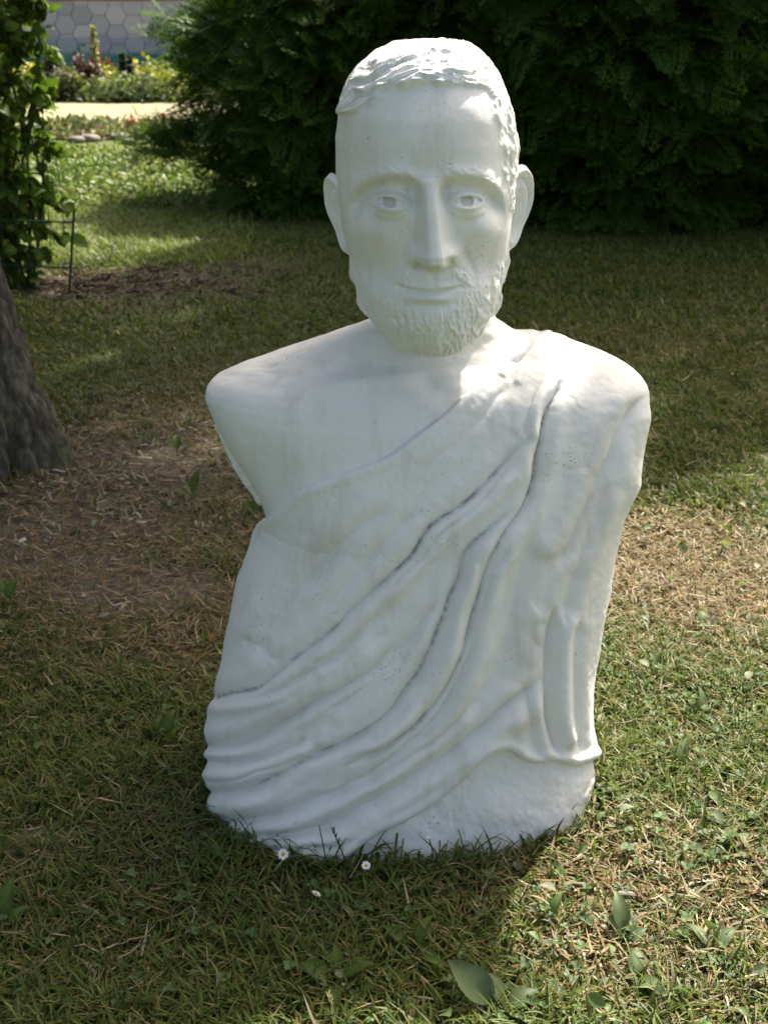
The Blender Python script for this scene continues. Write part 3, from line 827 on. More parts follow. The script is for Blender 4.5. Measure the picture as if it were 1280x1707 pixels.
def grass_zone(n, y0, y1, hmu, w, name, label, ypow=1.0, seed=0, dens_dry=0.55, levels=4):
    x, y = scatter(n, y0, y1, ypow)
    b, d = bare(x, y), dry(x, y)
    tuft = 0.55 + 0.55 * fbm(x * 11, y * 11, seed=141)
    keep = (rng.random(n) < (1 - 0.93 * b) * (1 - dens_dry * d) * np.clip(tuft + 0.35, 0.12, 1)) & outside_foot(x, y)
    keep &= ~((y > 6.95) & (x > -1.0) & (rng.random(n) < 0.7))
    x, y, d, tuft = x[keep], y[keep], d[keep], tuft[keep]
    n = len(x)
    h = hmu * (0.45 + 0.75 * rng.random(n)) * (0.65 + 0.6 * np.clip(tuft, 0, 1.2))
    near = np.exp(-((np.hypot((x - FOOT_C[0]) / FOOT_A, (y - FOOT_C[1]) / FOOT_B) - 1.03) / 0.10) ** 2)
    h *= 1 + 0.55 * near
    isdry = rng.random(n) < (0.13 if y1 < 3 else 0.07) + 0.75 * d
    g = GREENS[rng.integers(0, 5, n)] * (1.05 + 0.7 * rng.random((n, 1)))
    s = STRAWS[rng.integers(0, 5, n)] * (0.55 + 0.5 * rng.random((n, 1)))
    c = np.where(isdry[:, None], s, g)
    lo = c * 0.8 + np.array([0.06, 0.055, 0.02]) * 0.2
    V, Fa, C = blades(x, y, h, w * (0.6 + 0.8 * rng.random(n)), rng.random(n) * 6.283, 0.15 + 0.75 * rng.random(n) ** 1.3 + isdry * 0.35, 0.25 + 0.9 * rng.random(n), lo, c, levels=levels)
    o = new_mesh(name, V, Fa, M_GRASS, None, {'col': C})
    return tag(o, label, 'grass', kind='stuff')

grass_zone(150000, 1.0, 2.7, 0.050, 0.0036, 'grass', 'short lawn grass around the foot of the bust')
grass_zone(115000, 2.7, 4.7, 0.047, 0.0048, 'grass', 'shaded lawn grass behind the bust and beside the trunk', levels=3)
grass_zone(80000, 4.7, 8.6, 0.055, 0.0085, 'grass', 'dim lawn grass in front of the dark conifers', levels=3)

def straw_zone(n, y0, y1, ln, w, name, label, base):
    "dead cut blades lying flat on the ground"
    x, y = scatter(n, y0, y1)
    d, b = dry(x, y), bare(x, y)
    keep = (rng.random(n) < base + 0.16 * (x > 0.2) + 0.75 * d + 0.12 * b) & outside_foot(x, y, 1.01)  # more straw at right, partly to brighten the sunlit lawn
    x, y = x[keep], y[keep]; n = len(x)
    L = ln * (0.3 + 1.0 * rng.random(n) ** 1.5); ww = w * (0.5 + rng.random(n))
    c = STRAWS[rng.integers(0, 5, n)] * (0.45 + 0.6 * rng.random((n, 1)))
    zb = gz(x, y) * (1 - sstep(6, 12, y)) + 0.004 + 0.014 * rng.random(n)
    V, Fa, C = blades(x, y, L, ww, rng.random(n) * 6.283, 1.15 + 0.5 * rng.random(n), -0.25 + 0.5 * rng.random(n), c, c * 1.1, zb=zb, levels=3)
    o = new_mesh(name, V, Fa, M_STRAW, None, {'col': C})
    return tag(o, label, 'straw', kind='stuff')
straw_zone(42000, 1.0, 2.7, 0.045, 0.0028, 'dry_straw', 'dry cut straw lying in the near lawn', 0.20)
straw_zone(36000, 2.7, 4.8, 0.055, 0.0042, 'dry_straw', 'dry cut straw lying in the shaded lawn by the trunk', 0.05)

# clover and other small round-leaved ground cover
def leaf_shape(kind):
    "unit leaf along +y, length 1: vertices and triangles"
    if kind == 'ovate':
        st = [(0, .04, 0), (.10, .17, .04), (.25, .27, .07), (.42, .30, .085), (.60, .26, .07), (.78, .16, .02), (.92, .06, -.05), (1.0, 0, -.10)]
    elif kind == 'round':
        st = [(0, .05, 0), (.2, .36, .03), (.5, .50, .04), (.8, .34, .02), (1.0, 0, 0)]
    elif kind == 'lance':
        st = [(0, .03, 0), (.2, .10, .03), (.45, .13, .06), (.7, .10, .04), (1.0, 0, -.05)]
    else:
        st = [(0, .03, 0), (.4, .26, .04), (1.0, 0, -.04)]
    V = []; Fa = []
    for i, (y, w, z) in enumerate(st):
        V += [(-w, y, z + w * .35), (0, y, z), (w, y, z + w * .35)] if w > 0 else [(0, y, z)]
    for i in range(len(st) - 1):
        a = 3 * i
        if st[i + 1][1] > 0:
            Fa += [(a, a + 1, a + 4), (a, a + 4, a + 3), (a + 1, a + 2, a + 5), (a + 1, a + 5, a + 4)]
        else:
            Fa += [(a, a + 1, a + 3), (a + 1, a + 2, a + 3)]
    return np.array(V, float), np.array(Fa)

def place_leaves(P, Yd, Nd, L, col, kind, wide=1.0):
    "P base points, Yd leaf axis, Nd approximate upper-side normal, L lengths"
    V0, F0 = leaf_shape(kind)
    Yd = Yd / np.linalg.norm(Yd, axis=1, keepdims=True)
    Xd = np.cross(Yd, Nd); Xd /= np.maximum(np.linalg.norm(Xd, axis=1, keepdims=True), 1e-6)
    Zd = np.cross(Xd, Yd)
    V = P[:, None, :] + (V0[None, :, 0:1] * Xd[:, None] * wide + V0[None, :, 1:2] * Yd[:, None] + V0[None, :, 2:3] * Zd[:, None]) * L[:, None, None]
    Fa = (np.arange(len(P)) * len(V0))[:, None, None] + F0[None]
    C = np.repeat(col[:, None, :], len(V0), 1)
    if kind != 'small': C = C * np.where(np.abs(V0[:, 0]) < 1e-6, 1.35, 0.92)[None, :, None]     # paler midrib
    return V.reshape(-1, 3), Fa.reshape(-1, 3), C.reshape(-1, 3)

def rand_dir(n):
    v = rng.normal(size=(n, 3)); return v / np.linalg.norm(v, axis=1, keepdims=True)

M_LEAF = mat_leaf('broad_leaf', rough=0.5, transl=0.35, vary=0.35, spec=0.25)
def clover():
    cs = [(1120, 1440, .12, 260), (1000, 1330, .08, 90), (1240, 1400, .10, 160), (900, 1560, .10, 120), (1180, 1200, .16, 220), (1100, 1120, .14, 120), (870, 1650, .08, 120),
          (1150, 1640, .12, 160), (240, 1210, .07, 60), (365, 1390, .05, 70), (400, 1520, .15, 90), (150, 1600, .15, 90), (640, 1560, .15, 90), (700, 1640, .1, 60), (60, 1200, .12, 60)]
    P = []
    for px, py, s, n in cs:
        cx, cy = ground(px, py)
        P.append(np.stack([cx + s * rng.normal(size=n) * 0.7, cy + s * rng.normal(size=n) * 0.7, np.zeros(n)], -1))
    P = np.vstack(P); P = P[outside_foot(P[:, 0], P[:, 1], 1.04) & (rng.random(len(P)) < 0.22)]
    P = np.repeat(P, 3, 0); n = len(P)
    a = (np.arange(n) % 3) * 2.094 + np.repeat(rng.random(n // 3) * 6.28, 3)
    P[:, 2] = gz(P[:, 0], P[:, 1]) + 0.010 + 0.02 * np.repeat(rng.random(n // 3), 3)
    Yd = np.stack([np.cos(a), np.sin(a), 0.15 + 0.2 * rng.random(n)], -1)
    tilt = np.repeat(rng.normal(size=(n // 3, 3)) * 0.25, 3, 0); Yd = Yd + tilt * np.array([0, 0, 1])
    L = 0.0085 * (0.6 + 0.8 * np.repeat(rng.random(n // 3), 3))
    c = np.array([0.10, 0.16, 0.055]) * (0.65 + 0.6 * np.repeat(rng.random((n // 3, 1)), 3, 0))
    V, Fa, C = place_leaves(P, Yd, np.tile([0, 0, 1.0], (n, 1)) + tilt * 0.6, L, c, 'round')
    tag(new_mesh('clover', V, Fa, M_LEAF, None, {'col': C}), 'small clover leaves scattered through the lawn', 'clover', kind='stuff')
clover()

# cut grass clippings and torn pale leaves on the sunlit side
def clippings():
    n = 900
    x, y = scatter(n, 1.0, 2.9)
    k = (x > 0.15) & outside_foot(x, y, 1.05) | (rng.random(n) < 0.12) & outside_foot(x, y, 1.05)
    x, y = x[k], y[k]; n = len(x)
    P = np.stack([x, y, gz(x, y) + 0.018 + 0.02 * rng.random(n)], -1)
    a = rng.random(n) * 6.28
    Yd = np.stack([np.cos(a), np.sin(a), 0.5 * rng.normal(size=n)], -1)
    L = 0.012 + 0.022 * rng.random(n) ** 1.5
    pal = np.array([[0.22, 0.26, 0.15], [0.15, 0.21, 0.08], [0.30, 0.29, 0.19], [0.12, 0.18, 0.06]])
    V, Fa, C = place_leaves(P, Yd, np.tile([0, 0, 1.0], (n, 1)) + 0.6 * rng.normal(size=(n, 3)), L, pal[rng.integers(0, 4, n)], 'ovate')
    tag(new_mesh('leaf_clippings', V, Fa, M_LEAF, None, {'col': C}), 'pale torn leaf clippings strewn over the sunlit lawn', 'clippings', kind='stuff')
clippings()

# wood chips and bark bits by the trunk and in the bed below the climbing shrub
def chips(name, label, spots, cols, size, mat):
    V = []; Fa = []; C = []; k = 0
    box = np.array([(-.5, -.25, -.5), (.38, -.5, -.5), (.52, .2, -.5), (-.4, .5, -.5), (-.42, -.2, .5), (.3, -.4, .4), (.46, .15, .5), (-.3, .4, .4)])
    fb_ = np.array([(0, 3, 2), (0, 2, 1), (4, 5, 6), (4, 6, 7), (0, 1, 5), (0, 5, 4), (1, 2, 6), (1, 6, 5), (2, 3, 7), (2, 7, 6), (3, 0, 4), (3, 4, 7)])
    for px, py, sx, sy, n in spots:
        cx, cy = ground(px, py)
        for i in range(n):
            x, y = cx + sx * rng.normal(), cy + sy * rng.normal()
            l = size * (0.4 + 1.1 * rng.random() ** 1.6); w = l * (0.14 + 0.2 * rng.random())
            a = rng.random() * 6.28; tl = rng.normal() * 0.25; tp = rng.normal() * 0.3
            v = box * np.array([l, w, 0.0025 + 0.10 * w])
            ct, st_ = math.cos(tl), math.sin(tl); v = np.stack([v[:, 0] * ct - v[:, 2] * st_, v[:, 1], v[:, 0] * st_ + v[:, 2] * ct], -1)
            ct, st_ = math.cos(tp), math.sin(tp); v = np.stack([v[:, 0], v[:, 1] * ct - v[:, 2] * st_, v[:, 1] * st_ + v[:, 2] * ct], -1)
            ct, st_ = math.cos(a), math.sin(a); v = np.stack([v[:, 0] * ct - v[:, 1] * st_, v[:, 0] * st_ + v[:, 1] * ct, v[:, 2]], -1)
            V.append(v + np.array([x, y, float(gz(np.array([x]), np.array([y]))[0]) + 0.006 + 0.012 * rng.random()]))
            Fa.append(fb_ + 8 * k); k += 1
            C.append(np.repeat((cols[rng.integers(0, len(cols))] * (0.6 + 0.6 * rng.random()))[None], 8, 0))
    o = new_mesh(name, np.vstack(V), np.vstack(Fa), mat, None, {'col': np.vstack(C)}, smooth=False)
    tag(o, label, 'wood chips', kind='stuff')
M_CHIP = mat_leaf('wood_chip', rough=0.8, transl=0.0, vary=0.45, spec=0.15)
chips('wood_chips', 'pale wood chips strewn on the soil beside the tree trunk', [(200, 720, .22, .28, 260), (160, 790, .2, .2, 160), (110, 830, .14, .12, 70), (250, 800, .25, .2, 120), (280, 900, .3, .25, 80), (60, 950, .2, .2, 40), (1080, 1480, .15, .2, 14)],
      np.array([[0.40, 0.35, 0.26], [0.28, 0.23, 0.16], [0.46, 0.42, 0.34], [0.16, 0.13, 0.09]]), 0.028, M_CHIP)
chips('bark_mulch', 'brown bark mulch in the bed at the edge of the conifers', [(190, 480, .40, .20, 560), (120, 470, .3, .18, 220), (300, 462, .35, .16, 130)],
      np.array([[0.13, 0.085, 0.055], [0.20, 0.14, 0.10], [0.07, 0.05, 0.035], [0.26, 0.20, 0.15]]), 0.055, M_CHIP)

# broad-leaved weeds one by one
def weed(name, px, py, leaves, label, col=(0.10, 0.17, 0.055), kind='ovate'):
    x, y = ground(px, py)
    z = float(gz(np.array([x]), np.array([y]))[0])
    t = empty(name, (x, y, z), label, 'weed', 'broad-leaved weeds in the lawn')
    for (a, el, L, w) in leaves:
        a = math.radians(a); el = math.radians(el)
        ax = np.array([[math.cos(a) * math.cos(el), math.sin(a) * math.cos(el), math.sin(el)]])
        st = ax[0] * L * 0.25 + np.array([0, 0, 0.008])
        c = np.array([col]) * (0.8 + 0.4 * rng.random())
        V, Fa, C = place_leaves(st[None], ax, np.array([[0, 0, 1.0]]) + 0.25 * rng.normal(size=(1, 3)), np.array([L]), c, kind, w)
        # petiole
        sd_ = np.array([-math.sin(a), math.cos(a), 0]) * 0.0016
        pv = np.array([sd_, -sd_, st - sd_, st + sd_, [0, 0, 0.004], st + [0, 0, 0.003]])
        V = np.vstack([V, pv]); k = len(C)
        Fa = np.vstack([Fa, np.array([(0, 4, 5), (0, 5, 3), (4, 1, 2), (4, 2, 5)]) + k]); C = np.vstack([C, np.repeat(c, 6, 0)])
        new_mesh('leaf', V, Fa, M_LEAF, t, {'col': C})
WEEDS = [
 ('plantain_weed', 838, 1688, [(150, 34, .078, .9), (115, 30, .05, 1), (30, 20, .045, 1), (-40, 15, .04, 1)], 'plantain weed with one broad pale leaf at the bottom edge of the lawn'),
 ('plantain_weed', 1040, 1575, [(95, 38, .058, .7), (130, 30, .04, .8), (20, 25, .03, .9)], 'plantain weed with upright notched leaf in the sunlit grass, lower right'),
 ('plantain_weed', 1215, 1392, [(15, 12, .050, 1.0), (140, 15, .04, 1), (-80, 12, .045, 1)], 'weed with flat pale oval leaf near the right edge'),
 ('plantain_weed', 1140, 1290, [(80, 30, .05, 1.0), (10, 16, .035, 1), (200, 18, .035, 1)], 'small pale weed in the sunlit lawn level with the hem of the toga'),
 ('plantain_weed', 1160, 1205, [(75, 45, .05, .9), (160, 20, .03, 1), (-60, 20, .035, 1)], 'small weed with raised leaf in sunlit lawn above the hem level'),
 ('plantain_weed', 1050, 1640, [(70, 20, .045, .9), (-30, 18, .04, 1)], 'small two-leaved weed under the upright plantain, lower right'),
 ('plantain_weed', 1180, 1590, [(120, 15, .04, 1), (30, 20, .04, 1), (-100, 15, .03, 1)], 'three-leaved weed close to the lower right corner'),
 ('plantain_weed', 268, 1238, [(160, 24, .042, 1.0), (60, 45, .048, .9), (95, 40, .04, .9), (20, 30, .035, 1)], 'dark green broad-leaved weed in the shade left of the bust'),
 ('plantain_weed', 8, 1545, [(85, 48, .058, .65), (120, 35, .035, .8), (40, 30, .035, .8)], 'dark green weed with tall leaf at the left edge near the bottom'),
 ('plantain_weed', 322, 838, [(75, 55, .075, .6), (150, 25, .05, .8)], 'bright green weed with upright leaf among the dry grass left of the bust'),
 ('plantain_weed', 296, 755, [(100, 40, .06, .7), (20, 20, .055, .8)], 'small green weed on the chips between trunk and shoulder'),
 ('plantain_weed', 428, 865, [(85, 58, .085, .7), (40, 40, .06, .7), (130, 30, .05, .8)], 'green weed tucked in beside the arm stump of the bust'),
 ('plantain_weed', 250, 735, [(170, 20, .055, .7), (60, 25, .05, .7)], 'low green weed on the chips next to the trunk'),
 ('plantain_weed', 10, 1010, [(60, 45, .05, .7), (110, 40, .045, .7)], 'dark green weed at the left edge on bare soil'),
 ('plantain_weed', 560, 1635, [(160, 18, .045, 1), (20, 20, .045, 1), (-90, 15, .04, 1), (90, 22, .04, 1)], 'low dark weed in the shadow below the bust, bottom centre'),
 ('plantain_weed', 690, 1590, [(140, 20, .05, .6), (60, 30, .05, .6), (-50, 20, .05, .6)], 'narrow-leaved weed in the shadow in front of the base'),
]
for wname, px, py, lv, lab in WEEDS:
    lit = px > 780  # weeds in the sun get a paler colour: sunlight painted into the leaf
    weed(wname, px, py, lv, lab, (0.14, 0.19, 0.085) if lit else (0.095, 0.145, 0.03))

# daisies
M_PETAL = mat_leaf('daisy_petal', rough=0.6, transl=0.25, vary=0.05, tr_tint=(1, 1, 1))
def daisy(px, py, h, tilt, az, size, label, bud=False):
    # px, py: where the flower head shows; the stem foot is found on the ground below it
    x, y = ground(px, py, h)
    z0 = float(gz(np.array([x]), np.array([y]))[0])
    t = empty('daisy', (x, y, z0), label, 'flower', 'daisies in the grass')
    top = np.array([0, 0, h - z0])
    ax = np.array([math.sin(tilt) * math.cos(az), math.sin(tilt) * math.sin(az), math.cos(tilt)])
    e1 = np.cross(ax, [0.3, 0.1, 1.0]); e1 /= np.linalg.norm(e1); e2 = np.cross(ax, e1)
    # stem
    ts = np.linspace(0, 1, 6); V = []
    for s in ts:
        c = top * s - ax * 0.010 * (s ** 3) * 0 + np.array([math.sin(s * 3.1) * 0.006, 0, 0])
        for k in range(5): V.append(c + 0.0011 * np.array([math.cos(k * 1.2566), math.sin(k * 1.2566), 0]))
    Fa = grid_faces(6, 5)[:, ::-1]
    new_mesh('stem', np.array(V), Fa, M_LEAF, t, {'col': np.tile([0.10, 0.16, 0.05], (30, 1))})
    # petals
    n = 16; R = size / 2
    a = np.arange(n) / n * 6.283 + rng.random(n) * 0.15
    lift = 1.1 if bud else 0.18
    Yd = np.cos(a)[:, None] * e1 + np.sin(a)[:, None] * e2 + lift * ax[None]
    P = top + 0.22 * R * (np.cos(a)[:, None] * e1 + np.sin(a)[:, None] * e2)
    V, Fa, C = place_leaves(P, Yd, np.tile(ax, (n, 1)), R * (0.8 + 0.12 * rng.random(n)), np.tile([0.82, 0.82, 0.80], (n, 1)), 'lance', 1.5)
    new_mesh('petals', V, Fa, M_PETAL, t, {'col': C})
    # yellow eye
    V = [top + ax * 0.12 * R * 1.6]
    for r, hgt in ((0.22, 0.16), (0.36, 0.05)):
        for k in range(10): V.append(top + R * (r * (math.cos(k * .628) * e1 + math.sin(k * .628) * e2)) + ax * R * hgt)
    Fa = [(0, 1 + k, 1 + (k + 1) % 10) for k in range(10)] + [(1 + k, 11 + k, 11 + (k + 1) % 10) for k in range(10)] + [(1 + k, 11 + (k + 1) % 10, 1 + (k + 1) % 10) for k in range(10)]
    new_mesh('flower_eye', np.array(V), np.array(Fa), M_PETAL, t, {'col': np.tile([0.62, 0.42, 0.03], (21, 1))})
daisy(472, 1424, 0.045, 0.85, -1.5, 0.017, 'open white daisy before the lower left folds of the toga')
daisy(610, 1443, 0.030, 0.55, -1.2, 0.014, 'white daisy low in the grass below the middle of the base')
daisy(527, 1490, 0.020, 0.5, 0.4, 0.015, 'white daisy lying in the shaded grass in front of the bust')
daisy(715, 1400, 0.055, 0.3, 1.0, 0.013, 'closed daisy bud standing against the base', bud=True)

# single grass stalks that stand out
def stalk(px0, py0, px1, py1, Y, label, col, seed=True):
    x0, z0 = at(px0, py0, Y); x1, z1 = at(px1, py1, Y)
    z0 = -0.002
    t = empty('grass_stalk', (x0, Y, 0), label, 'grass stalk', 'tall grass stalks')
    n = 8; V = []; C = []
    for s in np.linspace(0, 1, n):
        c = np.array([(x1 - x0) * s ** 1.4, 0.004 * math.sin(s * 5), z0 + (z1 - z0) * s])
        r = 0.0013 * (1 - 0.5 * s)
        for k in range(5): V.append(c + r * np.array([math.cos(k * 1.2566), math.sin(k * 1.2566), 0]))
    new_mesh('stem', np.array(V), grid_faces(n, 5)[:, ::-1], M_GRASS, t, {'col': np.tile(col, (n * 5, 1))})
    if seed:
        m = 14; s = 0.62 + 0.38 * np.arange(m) / m
        P = np.stack([(x1 - x0) * s ** 1.4, 0.004 * np.sin(s * 5), z0 + (z1 - z0) * s], -1)
        a = np.arange(m) * 2.4
        Yd = np.stack([0.55 * np.cos(a), 0.55 * np.sin(a), np.ones(m)], -1)
        V, Fa, CC = place_leaves(P, Yd, np.stack([np.cos(a), np.sin(a), np.zeros(m)], -1) , np.full(m, 0.008), np.tile(np.array(col) * 1.15, (m, 1)), 'lance', 1.2)
        new_mesh('seed_head', V, Fa, M_GRASS, t, {'col': CC})
stalk(545, 1440, 532, 1372, 1.455, 'bare green grass stalk against the lowest fold of the toga', (0.06, 0.10, 0.03), seed=False)
stalk(580, 1440, 553, 1376, 1.452, 'bent green grass stalk with seed head against the lowest fold', (0.07, 0.10, 0.035))
stalk(560, 1715, 547, 1650, 1.165, 'pale dry grass stalk with seed head at the bottom edge', (0.46, 0.42, 0.26))

# long blades along the foot of the base
def tufts():
    n = 130
    px = np.concatenate([rng.normal(905, 45, 70), rng.uniform(600, 990, 60)])
    X = []; Y = []
    for p in px:
        xg, _ = ground(p, 1400); k = np.clip(1 - ((xg - FOOT_C[0]) / (FOOT_A * 1.04)) ** 2, 0, 1)
        Y.append(FOOT_C[1] - FOOT_B * 1.04 * math.sqrt(k) - rng.random() * 0.03); X.append(xg)
    X, Y = np.array(X), np.array(Y)
    c = GREENS[rng.integers(0, 4, n)] * (0.5 + 0.4 * rng.random((n, 1)))
    V, Fa, C = blades(X, Y, 0.03 + 0.055 * rng.random(n) ** 1.5, 0.0026 + 0.002 * rng.random(n), rng.random(n) * 6.28, 0.1 + 0.5 * rng.random(n), 0.2 + 0.9 * rng.random(n), c, c)
    tag(new_mesh('grass', V, Fa, M_GRASS, None, {'col': C}), 'longer grass blades leaning on the foot of the base', 'grass', kind='stuff')
tufts()
# ------------------------------------------------------------------ trees and shrubs
SUNV = np.array([math.sin(SUN_AZ) * math.cos(SUN_EL), math.cos(SUN_AZ) * math.cos(SUN_EL), math.sin(SUN_EL)])

def tube(path, rad, ns=10, seed=0, rough=0.0, cap=True):
    "round limb along a path"
    path = np.array(path, float); n = len(path)
    T = np.gradient(path, axis=0); T /= np.linalg.norm(T, axis=1, keepdims=True)
    ref = np.array([0.3, 1.0, 0.1]); A = np.cross(T, ref); A /= np.linalg.norm(A, axis=1, keepdims=True); B = np.cross(T, A)
    a = np.arange(ns) / ns * 2 * math.pi
    R = np.broadcast_to(np.asarray(rad, float).reshape(-1, 1), (n, ns)).copy()
    if rough: R = R * (1 + rough * vnoise(np.cos(a)[None] * 2.5 + 0 * R, np.sin(a)[None] * 2.5 + 0 * R, np.linspace(0, n * 0.5, n)[:, None] + 0 * R, seed=seed))
    V = path[:, None] + R[..., None] * (np.cos(a)[None, :, None] * A[:, None] + np.sin(a)[None, :, None] * B[:, None])
    return V.reshape(-1, 3), grid_faces(n, ns)[:, ::-1]

def join(parts):
    V = []; Fa = []; k = 0
    for v, f in parts:
        V.append(v); Fa.append(f + k); k += len(v)
    return np.vstack(V), np.vstack(Fa)

def mat_bark():
    m, nt, b, out = mat_new('furrowed_bark')
    tc = N(nt, 'TexCoord'); P = tc.outputs['Object']
    mp = N(nt, 'Mapping'); mp.inputs['Scale'].default_value = (34, 34, 11); nt.links.new(P, mp.inputs['Vector'])
    n = N(nt, 'TexNoise', Scale=1.0, Detail=8.0, Roughness=0.7); nt.links.new(mp.outputs[0], n.inputs['Vector'])
    c = ramp(nt, n.outputs['Fac'], [(0.32, (0.045, 0.037, 0.028)), (0.50, (0.13, 0.113, 0.088)), (0.68, (0.30, 0.275, 0.225))])
    lich = N(nt, 'TexNoise', Scale=9.0, Detail=4.0); nt.links.new(P, lich.inputs['Vector'])
    lf = ramp(nt, lich.outputs['Fac'], [(0.62, 0.0), (0.72, 0.55)])
    c = mix(nt, lf, c, (0.22, 0.22, 0.18))
    moss = N(nt, 'TexNoise', Scale=4.0, Detail=3.0); nt.links.new(P, moss.inputs['Vector'])
    c = mix(nt, ramp(nt, moss.outputs['Fac'], [(0.55, 0.0), (0.75, 0.5)]), c, (0.06, 0.075, 0.03))
    nt.links.new(c, b.inputs['Base Color']); b.inputs['Roughness'].default_value = 0.95; b.inputs['Specular IOR Level'].default_value = 0.1
    bm = N(nt, 'Bump', Strength=0.9, Distance=0.02); nt.links.new(n.outputs['Fac'], bm.inputs['Height']); nt.links.new(bm.outputs[0], b.inputs['Normal'])
    return m
M_BARK = mat_bark()

# ---- the broadleaf tree whose trunk stands at the left edge; its crown hangs over the frame
def big_tree():
    base = np.array([-1.245, 3.30, 0.0])
    t = empty('broadleaf_tree', tuple(base), 'thick furrowed tree trunk at the left edge, its crown above the picture', 'tree')
    nr, nc = 195, 230
    zz = np.concatenate([np.linspace(-0.05, 1.3, 165), np.linspace(1.35, 3.4, 30)])
    a = np.arange(nc) / nc * 2 * math.pi
    R0 = 0.20 + 0.10 * np.exp(-np.maximum(zz, 0) / 0.30) - 0.015 * np.clip(zz, 0, 4)
    cx = -0.085 * np.clip(zz, 0, 1.2) + 0.10 * np.clip(zz - 1.2, 0, 3)
    cy = 0.05 * zz
    A, Z = np.meshgrid(a, zz)
    flare = np.exp(-np.maximum(Z, 0) / 0.28)
    R = R0[:, None] * (1 + 0.16 * flare * np.cos(5 * A + 0.7) + 0.06 * vnoise(np.cos(A) * 1.5, np.sin(A) * 1.5, Z * 1.5, seed=201))
    ridge = 1 - np.abs(vnoise(np.cos(A) * 7 + 0.5 * vnoise(Z * 6, A, seed=204), np.sin(A) * 7, Z * 3.2, seed=202)) * 2
    ridge2 = 1 - np.abs(vnoise(np.cos(A) * 15, np.sin(A) * 15, Z * 9, seed=203)) * 2
    R = R + 0.024 * np.sign(ridge) * np.abs(ridge) ** 0.7 + 0.013 * ridge2 + 0.006 * vnoise(np.cos(A) * 40, np.sin(A) * 40, Z * 40, seed=205)
    crack = np.abs(vnoise(np.cos(A) * 11 + 0.6 * vnoise(A * 4, Z * 9, seed=207), np.sin(A) * 11, Z * 7.0, seed=206))
    R = R - 0.022 * np.exp(-(crack / 0.10) ** 2)
    V = np.stack([cx[:, None] + R * np.cos(A), cy[:, None] + R * np.sin(A), Z], -1)
    new_mesh('trunk', V.reshape(-1, 3), grid_faces(nr, nc)[:, ::-1], M_BARK, t)
    top = np.array([cx[-1], cy[-1], zz[-1]])
    # limbs reaching to the unseen leaf masses, placed to cast the wanted shade
    masses = [((0.35, 4.45, 3.15), .75, 1300), ((0.52, 3.98, 2.75), .42, 520), ((-0.35, 4.75, 3.3), .85, 1400), ((-0.95, 4.15, 3.5), .85, 1200), ((-0.2, 4.2, 4.3), .85, 1000), ((0.1, 5.2, 3.6), .8, 900),
              ((-1.6, 4.6, 4.2), .95, 900), ((-0.8, 5.3, 3.6), .85, 900), ((-2.3, 3.6, 3.9), .9, 700), ((-1.3, 4.0, 5.2), .9, 800), ((0.15, 3.85, 3.3), .45, 420), ((0.78, 3.92, 2.95), .34, 420), ((0.35, 3.72, 2.9), .32, 360), ((0.62, 3.42, 2.9), .36, 620), ((0.92, 3.62, 3.0), .22, 200), ((1.12, 3.24, 2.95), .20, 16)]
    limbs = []
    P = []; 
    for (c, r, n) in masses:
        c = np.array(c)
        m = base + top
        mid = (m + c) / 2 + np.array([0, 0, 0.25])
        path = catmull([m - [0, 0, .3], m * .6 + mid * .4, mid, c], 5) if False else np.array([m - [0, 0, .25], m * .55 + mid * .45, mid, (mid + c) / 2, c])
        limbs.append(tube(path - base, np.linspace(0.085, 0.018, len(path)), 8, rough=0.1))
        for j in range(9):
            d = rand_dir(1)[0]; e = c + d * r * 0.9
            limbs.append(tube(np.array([c - d * .05, (c + e) / 2 + [0, 0, -.04], e]) - base, [0.014, 0.009, 0.004], 5))
        d = rand_dir(n); rr = r * rng.random((n, 1)) ** 0.45
        q = c + d * rr * np.array([1, 1, 0.7])
        clump = fbm(q[:, 0] * 2.6, q[:, 1] * 2.6, q[:, 2] * 2.6, seed=211)
        P.append(q[clump > -0.28])
    v, f = join(limbs)
    new_mesh('limbs', v, f, M_BARK, t)
    P = np.vstack(P); n = len(P)
    col = np.array([0.07, 0.12, 0.03]) * (0.6 + 0.8 * rng.random((n, 1)))
    Yd = rand_dir(n) + np.array([0, 0, -0.5]); Nd = rand_dir(n) * 0.8 + np.array([0, 0, 1.0])
    V, Fa, C = place_leaves(P, Yd, Nd, 0.15 + 0.07 * rng.random(n), col, 'small', 1.75)
    new_mesh('crown', V - base, Fa, M_LEAF, t, {'col': C})
big_tree()

# added unseen broadleaf tree further left: blocks sky light to shade the left side
def added_side_tree():
    base = np.array([-3.6, 1.2, 0.0])
    t = empty('broadleaf_tree', tuple(base), 'added broadleaf tree outside the left edge, unseen, blocking light from the left', 'tree')
    parts = [tube([(0, 0, -.05), (.03, .02, .9), (0, .05, 1.8), (.05, 0, 2.8)], [.22, .16, .14, .09], 16, rough=.12, seed=5)]
    P = []
    for i in range(14):
        c = np.array([rng.normal(0, .75), rng.normal(0, .8), 1.9 + 2.6 * rng.random()])
        parts.append(tube([(0, .03, 1.7), c * [.5, .5, .9], c], [.05, .03, .01], 6))
        d = rand_dir(330); P.append(c + d * 0.75 * rng.random((330, 1)) ** 0.45)
    v, f = join(parts)
    new_mesh('trunk', v, f, M_BARK, t)
    P = np.vstack(P); n = len(P)
    V, Fa, C = place_leaves(P, rand_dir(n) + [0, 0, -.5], rand_dir(n) * .8 + [0, 0, 1.0], 0.13 + .08 * rng.random(n), np.array([0.07, 0.12, 0.03]) * (0.6 + 0.8 * rng.random((n, 1))), 'small', 1.35)
    new_mesh('crown', V, Fa, M_LEAF, t, {'col': C})
added_side_tree()

